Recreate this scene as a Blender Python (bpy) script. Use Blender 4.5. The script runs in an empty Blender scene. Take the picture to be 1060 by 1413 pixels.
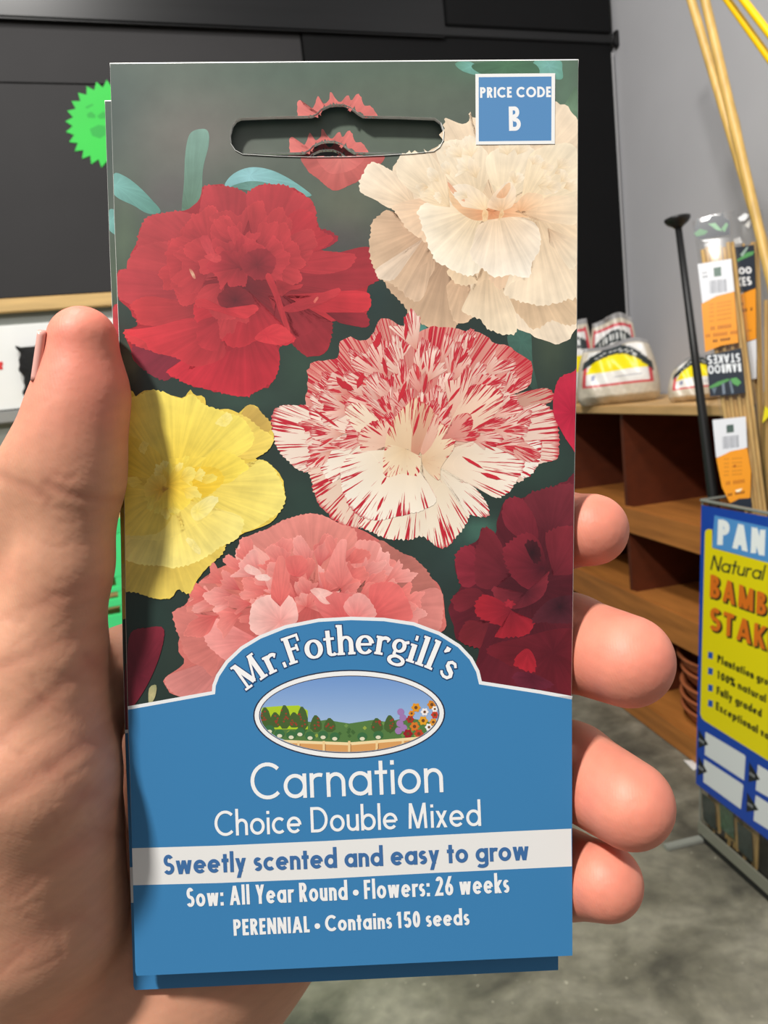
import bpy, bmesh, math, random
import numpy as np
from mathutils import Vector, Matrix
from mathutils.geometry import delaunay_2d_cdt, tessellate_polygon

# ------------------------------------------------------------------ camera
F, CX, CY = 1061.0, 530.0, 706.5           # focal length in pixels of the 1060x1413 frame
CAM_H = 1.25
_dy = np.array([309-CX, 560-CY, F]); _dy /= np.linalg.norm(_dy)       # the aisle direction
_up = np.cross(_dy, np.array([1, -.11, 0.])); _up /= np.linalg.norm(_up)
if _up[1] > 0: _up = -_up
_dx = np.cross(_dy, _up); _dx /= np.linalg.norm(_dx)
if _dx[0] < 0: _dx = -_dx
RW = np.stack([_dx, _dy, _up])             # camera (x right, y down, z forward) -> world
EYE = np.array([0, 0, CAM_H])
scene = bpy.context.scene
COL = scene.collection
cam_d = bpy.data.cameras.new('camera'); cam = bpy.data.objects.new('camera', cam_d); COL.objects.link(cam)
cam_d.sensor_fit = 'VERTICAL'; cam_d.sensor_height = 24.0; cam_d.lens = F/1413*24.0
cam_d.clip_start = 0.01; cam_d.clip_end = 100
_m = Matrix.Identity(4)
for i in range(3):
    _m[i][0] = RW[i, 0]; _m[i][1] = -RW[i, 1]; _m[i][2] = -RW[i, 2]; _m[i][3] = EYE[i]
cam.matrix_world = _m
cam_d.dof.use_dof = True; cam_d.dof.focus_distance = 0.146; cam_d.dof.aperture_fstop = 30.0
scene.camera = cam
scene.cycles.transparent_max_bounces = 32

# ------------------------------------------------------------------ light
LIGHT_ENERGY = 112; SECOND_ENERGY = 60; AMBIENT = 0.36
w = bpy.data.worlds.new('world'); scene.world = w; w.use_nodes = True
_nt = w.node_tree; _bg = _nt.nodes['Background']; _bg.inputs[1].default_value = AMBIENT       # the bright hall above, the dark floor beyond
_tc = _nt.nodes.new('ShaderNodeTexCoord'); _sp = _nt.nodes.new('ShaderNodeSeparateXYZ'); _rp = _nt.nodes.new('ShaderNodeValToRGB')
_mr = _nt.nodes.new('ShaderNodeMapRange'); _mr.inputs['From Min'].default_value = -1
_nt.links.new(_tc.outputs['Generated'], _sp.inputs[0]); _nt.links.new(_sp.outputs['Z'], _mr.inputs['Value']); _nt.links.new(_mr.outputs[0], _rp.inputs[0]); _nt.links.new(_rp.outputs[0], _bg.inputs[0])
_rp.color_ramp.elements[0].position = .40; _rp.color_ramp.elements[0].color = (.14, .13, .12, 1); _rp.color_ramp.elements[1].position = .62; _rp.color_ramp.elements[1].color = (1, 1, 1, 1)
def area(name, loc, target, energy, sx, sy, col=(1, 1, 1)):
    d = bpy.data.lights.new(name, 'AREA'); d.energy = energy; d.shape = 'RECTANGLE'; d.size = sx; d.size_y = sy; d.color = col
    o = bpy.data.objects.new(name, d); COL.objects.link(o); o.location = loc
    o.rotation_euler = (Vector(target)-Vector(loc)).to_track_quat('-Z', 'Y').to_euler(); return o
area('ceiling_lamp', (-1.1, -.82, 3.42), (0, .2, 1.2), LIGHT_ENERGY, .2, .2, (1, .97, .92))
area('ceiling_lamp_far', (-.3, .6, 3.9), (.6, 2.3, .6), SECOND_ENERGY, .5, .5, (1, .97, .93))
vs = scene.view_settings
vs.view_transform = 'Standard'; vs.look = 'None'; vs.gamma = 1; vs.use_curve_mapping = False; vs.exposure = 0.0

# ------------------------------------------------------------------ helpers
def ray(px, py): return RW @ np.array([(px-CX)/F, (py-CY)/F, 1.0])
def at_z(px, py, z): d = ray(px, py); return EYE + d*((z-CAM_H)/d[2])
def at_x(px, py, x): d = ray(px, py); return EYE + d*(x/d[0])
def at_wall(px, py, off=0.0):               # the back wall: y = 2.77 + .138 x
    d = ray(px, py); return EYE + d*((2.77-off)/(d[1]-.138*d[0]))
def lin(c):
    c = np.asarray(c, float)/255.0
    return np.where(c <= .04045, c/12.92, ((c+.055)/1.055)**2.4)
def lin4(c): return tuple(lin(c))+(1.0,)

def mat(name, col=(128, 128, 128), rough=.6, spec=.5, attr=False, noise=None, bump=None, metal=0., coat=0., extra=None):
    m = bpy.data.materials.new(name); m.use_nodes = True
    nt = m.node_tree; N = nt.nodes; L = nt.links; b = N['Principled BSDF']
    b.inputs['Roughness'].default_value = rough; b.inputs['Specular IOR Level'].default_value = spec
    b.inputs['Metallic'].default_value = metal; b.inputs['Coat Weight'].default_value = coat
    tc = N.new('ShaderNodeTexCoord')
    if attr:
        a = N.new('ShaderNodeAttribute'); a.attribute_name = 'Col'; src = a.outputs['Color']
    else:
        a = N.new('ShaderNodeRGB'); a.outputs[0].default_value = lin4(col); src = a.outputs[0]
    if noise:                                # (scale, amount, detail[, stretch])
        nz = N.new('ShaderNodeTexNoise'); nz.inputs['Scale'].default_value = noise[0]; nz.inputs['Detail'].default_value = noise[2]
        if len(noise) > 3:
            mp = N.new('ShaderNodeMapping'); mp.inputs['Scale'].default_value = noise[3]
            L.new(tc.outputs['Object'], mp.inputs['Vector']); L.new(mp.outputs[0], nz.inputs['Vector'])
        else: L.new(tc.outputs['Object'], nz.inputs['Vector'])
        mr = N.new('ShaderNodeMapRange'); mr.inputs['From Min'].default_value = .3; mr.inputs['From Max'].default_value = .7
        mr.inputs['To Min'].default_value = 1-noise[1]; mr.inputs['To Max'].default_value = 1+noise[1]
        L.new(nz.outputs['Fac'], mr.inputs['Value'])
        mx = N.new('ShaderNodeVectorMath'); mx.operation = 'SCALE'
        L.new(src, mx.inputs[0]); L.new(mr.outputs[0], mx.inputs['Scale']); src = mx.outputs[0]
    L.new(src, b.inputs['Base Color'])
    if bump:                                 # (scale, strength, distance)
        nb = N.new('ShaderNodeTexNoise'); nb.inputs['Scale'].default_value = bump[0]; nb.inputs['Detail'].default_value = 3
        L.new(tc.outputs['Object'], nb.inputs['Vector'])
        bp = N.new('ShaderNodeBump'); bp.inputs['Strength'].default_value = bump[1]; bp.inputs['Distance'].default_value = bump[2]
        L.new(nb.outputs['Fac'], bp.inputs['Height']); L.new(bp.outputs[0], b.inputs['Normal'])
    if extra: extra(nt, b, tc)
    return m

def solo(name, me, m, origin, label=None, cat=None, group=None, kind=None, smooth=False):
    """a thing that is one mesh; world-space vertices are moved to the given origin"""
    me.transform(Matrix.Translation(-Vector(origin)))
    for x in (m if isinstance(m, (list, tuple)) else [m]): me.materials.append(x)
    if smooth: me.polygons.foreach_set('use_smooth', [True]*len(me.polygons))
    o = bpy.data.objects.new(name, me); COL.objects.link(o); o.location = origin
    return tag(o, label, cat, group, kind)
def tag(o, label=None, cat=None, group=None, kind=None):
    if label: o['label'] = label
    if cat: o['category'] = cat
    if group: o['group'] = group
    if kind: o['kind'] = kind
    return o
def thing(name, loc, label, cat, group=None):
    o = bpy.data.objects.new(name, None); COL.objects.link(o); o.location = loc; o.empty_display_size = .02
    return tag(o, label, cat, group)
def part(name, me, m, parent, label=None, smooth=False):
    """world-space mesh parented to a thing (translation only) or to one of its parts"""
    org = parent.matrix_basis.translation.copy()
    if parent.parent is not None: org = parent.parent.matrix_basis.translation + parent.matrix_basis.translation
    me.transform(Matrix.Translation(-org))
    for x in (m if isinstance(m, (list, tuple)) else [m]): me.materials.append(x)
    if smooth: me.polygons.foreach_set('use_smooth', [True]*len(me.polygons))
    o = bpy.data.objects.new(name, me); COL.objects.link(o); o.parent = parent
    if label: o['label'] = label
    return o
def mesh_from(v, f, name='m'):
    me = bpy.data.meshes.new(name); me.from_pydata([tuple(p) for p in v], [], [tuple(q) for q in f]); me.update(); return me
def bm_mesh(bm, name='m'):
    me = bpy.data.meshes.new(name); bmesh.ops.recalc_face_normals(bm, faces=bm.faces); bm.to_mesh(me); bm.free(); return me
def box_bm(bm, lo, hi, bev=0.0, M=None):
    r = bmesh.ops.create_cube(bm, size=1.0); vs_ = r['verts']
    lo = Vector(lo); hi = Vector(hi)
    for v in vs_: v.co = Vector(((lo.x+hi.x)/2+v.co.x*(hi.x-lo.x), (lo.y+hi.y)/2+v.co.y*(hi.y-lo.y), (lo.z+hi.z)/2+v.co.z*(hi.z-lo.z)))
    if bev > 0:
        es = list({e for v in vs_ for e in v.link_edges})
        rb = bmesh.ops.bevel(bm, geom=es, offset=bev, segments=2, affect='EDGES', clamp_overlap=True); vs_ = list({v for f in rb['faces'] for v in f.verts} | {v for v in vs_ if v.is_valid})
    if M is not None:
        for v in vs_: v.co = M @ v.co
def box(lo, hi, bev=0.0, M=None):
    bm = bmesh.new(); box_bm(bm, lo, hi, bev, M); return bm_mesh(bm)
def tube(pts, rads, n=12, caps=True):
    """a tapered tube along points"""
    pts = [Vector(p) for p in pts]; V = []; Fc = []
    ref = Vector((0, 0, 1)) if abs((pts[-1]-pts[0]).normalized().z) < .9 else Vector((0, 1, 0))
    for i, p in enumerate(pts):
        d = (pts[min(i+1, len(pts)-1)]-pts[max(i-1, 0)]).normalized(); a = d.cross(ref).normalized(); b = d.cross(a)
        for k in range(n):
            t = 2*math.pi*k/n; V.append(p+(a*math.cos(t)+b*math.sin(t))*rads[i])
    for i in range(len(pts)-1):
        for k in range(n):
            Fc.append((i*n+k, i*n+(k+1) % n, (i+1)*n+(k+1) % n, (i+1)*n+k))
    if caps: Fc.append(tuple(range(n))[::-1]); Fc.append(tuple(range((len(pts)-1)*n, len(pts)*n)))
    return mesh_from(V, Fc)

# ------------------------------------------------------------------ flat printed art: polygons in frame pixels, laid on a real surface
def inside(P, poly):
    P = np.asarray(P, float); Q = np.asarray(poly, float); r = np.zeros(len(P), bool); j = len(Q)-1
    for i in range(len(Q)):
        a, b = Q[i], Q[j]
        if a[1] != b[1]:
            c = ((a[1] > P[:, 1]) != (b[1] > P[:, 1])) & (P[:, 0] < (b[0]-a[0])*(P[:, 1]-a[1])/(b[1]-a[1])+a[0]); r ^= c
        j = i
    return r
def resample_keep(pts, d):
    out = []; n = len(pts)
    for i in range(n):
        a = np.array(pts[i], float); b = np.array(pts[(i+1) % n], float); k = max(1, int(np.linalg.norm(b-a)/d))
        out += [tuple(a+(b-a)*t/k) for t in range(k)]
    return out
def flat(c):
    c = lin(c); return lambda x, y: np.tile(c, (len(x), 1))
class Art:
    """collects coloured polygons; build() drops each vertex on a surface through fn(px, py, lift)"""
    def __init__(s): s.v = []; s.z = []; s.c = []; s.uv = []; s.f = []; s.mi = []; s.k = 0
    def _add(s, pts, cols, uvs, faces, mi=0, lift=None, dz=None):
        o = len(s.v); z = s.k if lift is None else lift
        s.v += [tuple(p) for p in pts]; s.z += list(z+np.asarray(dz)) if dz is not None else [z]*len(pts); s.c += [tuple(c) for c in cols]
        s.uv += [tuple(u) for u in uvs]; s.f += [tuple(i+o for i in q) for q in faces]; s.mi += [mi]*len(faces); s.k += 1
    def poly(s, pts, col, mi=0, lift=None):
        pts = [tuple(p) for p in pts]
        tr = tessellate_polygon([[Vector((p[0], p[1], 0)) for p in pts]])
        s._add(pts, [lin(col)]*len(pts), [(0, 0)]*len(pts), tr, mi, lift)
    def region(s, pts, colfn, spacing=16, hole=None, mi=0, lift=None, dens=8):
        """a filled polygon with interior points, coloured by colfn(x, y) arrays"""
        ring = resample_keep(pts, dens); n0 = len(ring); allp = list(ring); edges = [(i, (i+1) % n0) for i in range(n0)]
        if hole is not None:
            hr = resample_keep(hole, dens*.6); h0 = len(allp); allp += list(hr); edges += [(h0+i, h0+(i+1) % len(hr)) for i in range(len(hr))]
        xs, ys = np.array(ring)[:, 0], np.array(ring)[:, 1]
        gx, gy = np.meshgrid(np.arange(xs.min()+spacing*.5, xs.max(), spacing), np.arange(ys.min()+spacing*.5, ys.max(), spacing))
        g = np.stack([gx.ravel(), gy.ravel()], 1); g = g[inside(g, ring)]
        if hole is not None: g = g[~inside(g, hr)]
        allp += [tuple(q) for q in g]
        r = delaunay_2d_cdt([Vector(p) for p in allp], edges, [], 0, 1e-4)
        V = np.array([tuple(v) for v in r[0]]); T = [f for f in r[2]]
        cen = np.array([V[list(f)].mean(axis=0) for f in T]); ok = inside(cen, ring)
        if hole is not None: ok &= ~inside(cen, hr)
        T = [f for f, k in zip(T, ok) if k]
        s._add(V, colfn(V[:, 0], V[:, 1]), np.zeros((len(V), 2)), T, mi, lift)
        return ring
    def build(s, fn, base=1e-5, step=2e-6):
        V = [fn(p[0], p[1], base+step*z) for p, z in zip(s.v, s.z)]
        me = mesh_from(V, s.f); 
        at = me.color_attributes.new('Col', 'FLOAT_COLOR', 'POINT')
        at.data.foreach_set('color', np.hstack([np.array(s.c), np.ones((len(s.c), 1))]).astype('f').ravel())
        uvl = me.uv_layers.new(name='UVMap'); uva = np.array(s.uv, 'f')
        li = np.zeros(len(me.loops), 'i'); me.loops.foreach_get('vertex_index', li)
        uvl.data.foreach_set('uv', uva[li].ravel())
        me.polygons.foreach_set('material_index', s.mi)
        return me

def catmull(pts, closed=True, sub=6):
    P = np.array(pts, float); n = len(P); out = []
    for i in range(n if closed else n-1):
        if closed: a, b, c, d = P[i-1], P[i], P[(i+1) % n], P[(i+2) % n]
        else: a, b, c, d = P[max(i-1, 0)], P[i], P[i+1], P[min(i+2, n-1)]
        for k in range(sub):
            t = k/sub
            out.append(.5*((2*b)+(c-a)*t+(2*a-5*b+4*c-d)*t*t+(3*b-a-3*c+d)*t**3))
    if not closed: out.append(P[-1])
    return np.array(out)
def resample(P, n, closed=True):
    Q = np.vstack([P, P[:1]]) if closed else P
    s = np.concatenate([[0], np.cumsum(np.linalg.norm(np.diff(Q, axis=0), axis=1))])
    t = np.linspace(0, s[-1], n, endpoint=not closed)
    return np.stack([np.interp(t, s, Q[:, i]) for i in range(2)], 1), s[-1]
RNG = np.random.default_rng(7)
def noise1(x, rng, k=4):
    y = np.zeros_like(x)
    for i in range(k): y += np.sin(x*(1.3+1.1*i)*rng.uniform(.8, 1.25)+rng.uniform(0, 6.28))/(1+.35*i)
    return y/2.0
def petal(art, pts, base, c_in, c_out, ser=1.8, fold=.13, mi=0, rim=.05, n=None, tooth=6.5, ff=2.4, power=.8, sv=0.0):
    rng = RNG; P = catmull(pts); peri = np.linalg.norm(np.diff(np.vstack([P, P[:1]]), axis=0), axis=1).sum()
    n = n or int(min(170, max(26, peri/3.2)))
    P, L = resample(P, n); b = np.array(base, float)
    D = P-b; d = np.linalg.norm(D, axis=1); dm = d.max(); tip = np.clip((d/dm-.45)/.35, 0, 1)
    sarc = np.arange(n)/n*L
    tri = np.abs(((sarc/tooth+.25*noise1(sarc/17, rng)) % 1)-.5)*2-.5
    R = 1+(tip*(tri*ser*2+noise1(sarc/11, rng)*ser*.7))/np.maximum(d, 1)
    ang = np.unwrap(np.arctan2(D[:, 1], D[:, 0]))
    fn = noise1(ang*ff, rng)*.75+noise1(ang*ff*2.6, rng)*.3
    rings = [1, .96, .86, .7, .5, .3, .1]
    ci, co = lin(c_in), lin(c_out); V = []; C = []; U = []
    for t in rings:
        V.append(b+D*(R*t)[:, None])
        tt = (t*d/dm)**power
        c = ci+(co-ci)*tt[:, None]
        k = 1+fold*fn*np.sqrt(t)+(rim if t == 1 else 0)
        C.append(np.clip(c*k[:, None], 0, 1)); U.append(np.stack([sarc/30., np.full(n, 0)+np.minimum(t*(.35+.65*d/dm)+sv*t*(1-t)*2, 1)], 1))
    V = np.vstack(V); C = np.vstack(C); U = np.vstack(U); Fc = []
    for r in range(len(rings)-1):
        for i in range(n):
            j = (i+1) % n; Fc.append((r*n+i, r*n+j, (r+1)*n+j, (r+1)*n+i))
    m_ = len(V); V = np.vstack([V, b]); C = np.vstack([C, ci]); U = np.vstack([U, [[0, 0]]])
    for i in range(n): Fc.append(((len(rings)-1)*n+i, (len(rings)-1)*n+(i+1) % n, m_))
    dz = np.concatenate([np.full(n, .6*t)+.1*np.sin(np.arange(n)*.37) for t in rings]+[[0.0]])
    art._add(V, C, U, Fc, mi, dz=dz)
def fan(art, base, ang, half, length, c_in, c_out, mi=0, ser=1.4, fold=.14, wav=.12, rim=.05, sv=0.0):
    """a small ruffled petal: a wavy fan from a base point"""
    rng = RNG; k = 9; out = []
    ph = rng.uniform(0, 6.28)
    for i in range(k):
        u = i/(k-1)*2-1; a = ang+half*u
        r = length*(1-.22*u*u+wav*math.sin(3.2*u+ph)+rng.uniform(-.13, .13))
        out.append((base[0]+math.cos(a)*r, base[1]+math.sin(a)*r))
    w0 = length*.12
    out.append((base[0]+math.cos(ang+half*.9)*w0, base[1]+math.sin(ang+half*.9)*w0))
    out.append((base[0]-math.cos(ang)*w0*.6, base[1]-math.sin(ang)*w0*.6))
    out.append((base[0]+math.cos(ang-half*.9)*w0, base[1]+math.sin(ang-half*.9)*w0))
    petal(art, out, base, c_in, c_out, ser, fold, mi, rim=rim, n=int(max(26, length*1.7)), tooth=5.5, sv=sv)
def mixc(a, b, t): return tuple(np.array(a, float)*(1-t)+np.array(b, float)*t)

# ------------------------------------------------------------------ stroke lettering
def arc(cx, cy, rx, ry, a0, a1, n=None):
    n = n or max(5, int(abs(a1-a0)/12)); t = np.radians(np.linspace(a0, a1, n+1))
    return [(cx+rx*math.cos(x), cy+ry*math.sin(x)) for x in t]
def glyph(ch, w, X=.64, wx=1.0):
    """geometric sans: strokes in em units (cap height 1), ink width w, horizontal squeeze wx; returns strokes, advance"""
    h = w/2; hx = min(h/wx, .2)
    r = X/2-h; rx = .31-hx; S = []; adv = .62
    circ = lambda cx: arc(cx, X/2, rx, r, 0, 360, 28)
    def l(*p): S.append(list(p))
    def d(*p):                              # diagonals, cut level at both ends
        for a, b in zip(p[:-1], p[1:]): S.append(('d', a, b))
    hd = hx*1.12
    if ch == 'a': l(*circ(.31)); l((.62-hx, 0), (.62-hx, X))
    elif ch == 'b': l(*circ(.31)); l((hx, 0), (hx, 1.05))
    elif ch == 'd': l(*circ(.31)); l((.62-hx, 0), (.62-hx, 1.05))
    elif ch == 'p': l(*circ(.31)); l((hx, -.3), (hx, X))
    elif ch == 'g': l(*circ(.31)); l((.62-hx, X), (.62-hx, -.08), *arc(.31, -.08, .31-hx, .22-h, 0, -150)[1:])
    elif ch == 'c': l(*arc(.31, X/2, rx, r, 48, 312)); adv = .54
    elif ch == 'e': l((.62-hx*1.2, X/2), (hx, X/2)); l(*arc(.31, X/2, rx, r, 0, 318))
    elif ch == 'o': l(*circ(.31))
    elif ch == 'n': l((hx, 0), (hx, X)); q = .255-hx; l(*arc(hx+q, X-h-q*wx-.02, q, q*wx+.02, 180, 0), (hx+2*q, 0)); adv = .51
    elif ch == 'h': l((hx, 0), (hx, 1.05)); q = .255-hx; l(*arc(hx+q, X-h-q*wx-.02, q, q*wx+.02, 180, 0), (hx+2*q, 0)); adv = .51
    elif ch == 'm':
        q = .22-hx*.6; l((hx, 0), (hx, X))
        for k in (0, 1): l(*arc(hx+q*(1+2*k), X-h-q*wx, q, q*wx, 180, 0), (hx+q*(2+2*k), 0))
        adv = 2*hx+4*q
    elif ch == 'u': l((hx, X), *arc(.255, .255*1+.0, .255-hx, .255-h, 180, 360), (.51-hx, X)); l((.51-hx, 0), (.51-hx, X)); adv = .51
    elif ch == 'r': l((hx, 0), (hx, X)); l(*arc(hx+.2, X-h-.16, .2, .16, 180, 62)); adv = .36
    elif ch == 't': l((.17, 0), (.17, .92)); l((0, X-h), (.34, X-h)); adv = .34
    elif ch == 'f': l((.14, 0), (.14, .8), *arc(.30, .84, .16, .19-h, 180, 80)); l((0, X-h), (.32, X-h)); adv = .32
    elif ch == 'i': l((hx, 0), (hx, X)); S.append([(hx, .80), (hx, .80+max(w, .12))]); adv = 2*hx
    elif ch == 'l': l((hx, 0), (hx, 1.05)); adv = 2*hx
    elif ch == 's':
        q = (X-w)/4; l(*arc(.2, X-h-q, .2-hx, q, 35, 270), *arc(.2, h+q, .2-hx, q, 90, -145)[1:]); adv = .40
    elif ch == 'w': d((hd, X), (.23, 0), (.40, X), (.57, 0), (.80-hd, X)); adv = .80
    elif ch == 'v': d((hd, X), (.25, 0), (.50-hd, X)); adv = .5
    elif ch == 'y': d((hd, X), (.28, .02)); d((.54-hd, X), (.15, -.3)); adv = .54
    elif ch == 'x': d((hd, 0), (.48-hd, X)); d((hd, X), (.48-hd, 0)); adv = .48
    elif ch == 'k': l((hx, 0), (hx, 1.05)); d((.42, X), (.10, X*.38)); d((.17, X*.52), (.48-hd, 0)); adv = .48
    elif ch == 'C': l(*arc(.46, .5, .46-hx, .5-h, 45, 315)); adv = .80
    elif ch == 'S': q = (1-w)/4; l(*arc(.27, 1-h-q, .24-hx, q, 30, 270), *arc(.27, h+q, .27-hx, q, 90, -150)[1:]); adv = .54
    elif ch == 'D': l((hx, 0), (hx, 1)); l((hx, 1-h), (.28, 1-h), *arc(.28, .5, .44-hx, .5-h, 90, -90), (hx, h)); adv = .72
    elif ch == 'M': d((.09+hd*.5, 0), (.17, 1), (.46, 0), (.75, 1), (.83-hd*.5, 0)); adv = .92
    elif ch == 'A': d((hd, 0), (.36, 1), (.72-hd, 0)); l((.17, .29), (.55, .29)); adv = .72
    elif ch == 'Y': d((hd, 1), (.30, .40)); d((.60-hd, 1), (.30, .40)); l((.30, 0), (.30, .5)); adv = .60
    elif ch == 'R': l((hx, 0), (hx, 1)); l((hx, 1-h), (.26, 1-h), *arc(.26, .73, .24-hx, .27-h, 90, -90), (hx, .46+h)); d((.24, .48), (.54-hd, 0)); adv = .54
    elif ch == 'P': l((hx, 0), (hx, 1)); l((hx, 1-h), (.26, 1-h), *arc(.26, .71, .26-hx, .29-h, 90, -90), (hx, .42+h)); adv = .53
    elif ch == 'B': l((hx, 0), (hx, 1)); l((hx, 1-h), (.26, 1-h), *arc(.26, .76, .22-hx, .24-h, 90, -90), (hx, .52)); l((.24, .52), *arc(.27, .27, .27-hx, .27-h, 90, -90), (hx, h)); adv = .55
    elif ch == 'F': l((hx, 0), (hx, 1-h), (.44, 1-h)); l((hx, .52), (.40, .52)); adv = .44
    elif ch == 'E': l((.44, h), (hx, h), (hx, 1-h), (.44, 1-h)); l((hx, .51), (.40, .51)); adv = .46
    elif ch == 'L': l((hx, 1), (hx, h), (.40, h)); adv = .40
    elif ch == 'N': l((hx, 0), (hx, 1)); l((.62-hx, 0), (.62-hx, 1)); d((hx, 1), (.62-hx, 0)); adv = .62
    elif ch == 'I': l((hx, 0), (hx, 1)); adv = 2*hx
    elif ch == 'O': l(*arc(.46, .5, .46-hx, .5-h, 0, 360, 32)); adv = .92
    elif ch == 'K': l((hx, 0), (hx, 1)); d((.50, 1), (.12, .40)); d((.2, .56), (.56-hd, 0)); adv = .56
    elif ch == 'T': l((0, 1-h), (.5, 1-h)); l((.25, 0), (.25, 1)); adv = .5
    elif ch == '0': l(*arc(.26, .5, .26-hx, .5-h, 0, 360, 28)); adv = .52
    elif ch == '1': l((.26-hx, 0), (.26-hx, 1)); d((.05, .78), (.24-hx, 1)); adv = .36
    elif ch == '2': l(*arc(.25, .72, .25-hx, .28-h, 165, -35), (.06, h), (.5, h)); adv = .52
    elif ch == '5': l((.45, 1-h), (.14, 1-h), (.1, .56), *arc(.25, .32, .26-hx, .32-h, 120, -155)); adv = .52
    elif ch == '6': d((.10, .42), (.36, 1)); l(*arc(.27, .31, .27-hx, .31-h, 0, 360, 28)); adv = .54
    elif ch == ':': S.append([(hx, 0), (hx, w*1.1)]); S.append([(hx, X-w*1.1), (hx, X)]); adv = 2*hx
    elif ch == '.': S.append([(hx, 0), (hx, w*1.1)]); adv = 2*hx
    elif ch == '*': S.append('dot'); adv = .30
    elif ch == '%': l(*arc(.14, .78, .1, .16, 0, 360, 14)); l(*arc(.5, .22, .1, .16, 0, 360, 14)); d((.12, 0), (.52, 1)); adv = .64
    elif ch == ' ': adv = .30
    return S, adv
def stroke_quads(P, w, closed_hint=False):
    """offset a polyline both ways by w/2 with mitred joins; P in pixels"""
    P = np.array(P, float); keep = [0]+[i for i in range(1, len(P)) if np.linalg.norm(P[i]-P[i-1]) > 1e-6]; P = P[keep]
    n = len(P); closed = n > 3 and np.linalg.norm(P[0]-P[-1]) < 1e-4
    L = []; Rr = []
    for i in range(n):
        a = P[i]-P[i-1] if i > 0 else (P[-1]-P[-2] if closed else P[1]-P[0])
        b = P[i+1]-P[i] if i < n-1 else (P[1]-P[0] if closed else P[-1]-P[-2])
        a = a/np.linalg.norm(a); b = b/np.linalg.norm(b)
        na = np.array([-a[1], a[0]]); nb = np.array([-b[1], b[0]]); m = na+nb
        ml = np.linalg.norm(m)
        if ml < .3: m = na; k = 1
        else: m = m/ml; k = min(1/max(m@na, .2), 2.6)
        L.append(P[i]+m*w/2*k); Rr.append(P[i]-m*w/2*k)
    return L, Rr
def text(art, s, p0, p1, cap, weight, col, wx=1.0, track=.1, mi=0, X=.64, slant=0.0, flip=False, grow=0.0, lift=None, upv=None):
    """set a line of stroke letters so that its ink runs from pixel p0 to p1 along the baseline"""
    lift = art.k if lift is None else lift
    w = weight/cap; Lp = math.hypot(p1[0]-p0[0], p1[1]-p0[1]); wx = 1.0
    for it in range(6):
        lay = []; x = 0
        for ch in s:
            S, adv = glyph(ch, w, X, wx); g_ = track/wx; lay.append((ch, S, x)); x += adv+(g_ if ch != ' ' else 0)
        tot = x-track/wx; wx = .5*wx+.5*(Lp/tot)/cap
    p0 = np.array(p0, float); p1 = np.array(p1, float); ex = (p1-p0)/tot
    u = (p1-p0)/np.linalg.norm(p1-p0); ey = np.array([u[1], -u[0]])*cap if upv is None else np.array(upv, float)
    if flip: ey = -ey
    lift -= .2
    for ch, S, x0 in lay:
        for st in S:
            lift += .2
            if isinstance(st, tuple):
                a, b = [p0+ex*(x0+q[0]+slant*q[1])+ey*q[1] for q in st[1:]]; e_ = (b-a)/np.linalg.norm(b-a)
                if grow > 0: a = a-e_*grow/2; b = b+e_*grow/2
                hw = (weight+grow)*.5/max(abs(e_[0]*u[1]-e_[1]*u[0]), .3); o_ = u*hw
                art._add([a-o_, a+o_, b+o_, b-o_], [lin(col)]*4, [(0, 0)]*4, [(0, 1, 2, 3)], mi, lift); continue
            if isinstance(st, str):
                c = p0+ex*(x0+.15)+ey*.36; rr = weight*.95+grow/2; art.poly([c+rr*np.array([math.cos(t), math.sin(t)]) for t in np.linspace(0, 2*math.pi, 20, endpoint=False)], col, mi, lift); continue
            pts = [p0+ex*(x0+q[0]+slant*q[1])+ey*q[1] for q in st]
            if grow > 0:
                d0 = pts[0]-pts[1]; d1 = pts[-1]-pts[-2]
                if np.linalg.norm(pts[0]-pts[-1]) > .01:
                    pts[0] = pts[0]+d0/np.linalg.norm(d0)*grow/2; pts[-1] = pts[-1]+d1/np.linalg.norm(d1)*grow/2
            Lq, Rq = stroke_quads(pts, weight+grow); n = len(Lq)
            art._add(Lq+Rq, [lin(col)]*(2*n), [(0, 0)]*(2*n), [(i, i+1, n+i+1, n+i) for i in range(n-1)], mi, lift)
    art.k = lift+2
# ------------------------------------------------------------------ the seed packets
PR = np.array([[.99929675, .01161345, -.03565309], [-.01361776, .99830979, -.05649889], [.03493668, .05694468, .99776587]])
PT = np.array([-6.09097923, 3.19097688, 144.676503])/1000.0
def pk(px, py, lift=0.0):
    """frame pixel -> point on the packet's face, in the packet's own axes (metres)"""
    d = np.array([(px-CX)/F, (py-CY)/F, 1.0]); n = PR[:, 2]; q = PR.T @ (d*(n@PT)/(n@d)-PT)
    return (q[0], -q[1], lift)
_ax = RW @ PR
PACK_M = Matrix(((_ax[0, 0], -_ax[0, 1], -_ax[0, 2], 0), (_ax[1, 0], -_ax[1, 1], -_ax[1, 2], 0), (_ax[2, 0], -_ax[2, 1], -_ax[2, 2], 0), (0, 0, 0, 1)))
PACK_M.translation = Vector(EYE+RW @ PT)
LEFT = [(152, 88), (158, 300), (165, 480), (170, 620), (172, 700), (174, 860), (177, 1000), (182, 1150), (187, 1340), (189, 1346)]
RIGHT = [(790, 1318), (788, 1130), (785, 1085), (781, 1050), (784, 1020), (788, 980), (790, 860), (792, 690), (796, 480), (797, 300), (798, 83)]
OUTLINE = LEFT+RIGHT
SLOT = [(332, 164), (380, 162), (430, 161), (437, 158), (444, 151), (455, 146), (464, 145), (474, 145), (484, 149), (494, 157), (501, 161), (550, 162), (600, 164), (608, 170), (612, 181), (611, 194), (606, 203), (598, 208.5), (570, 211.5), (530, 214), (480, 216), (430, 216.5), (380, 215), (335, 212.5), (325, 207), (319, 198), (318, 186), (321, 174), (326, 167)]
BLUE = (58, 126, 178)
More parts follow.
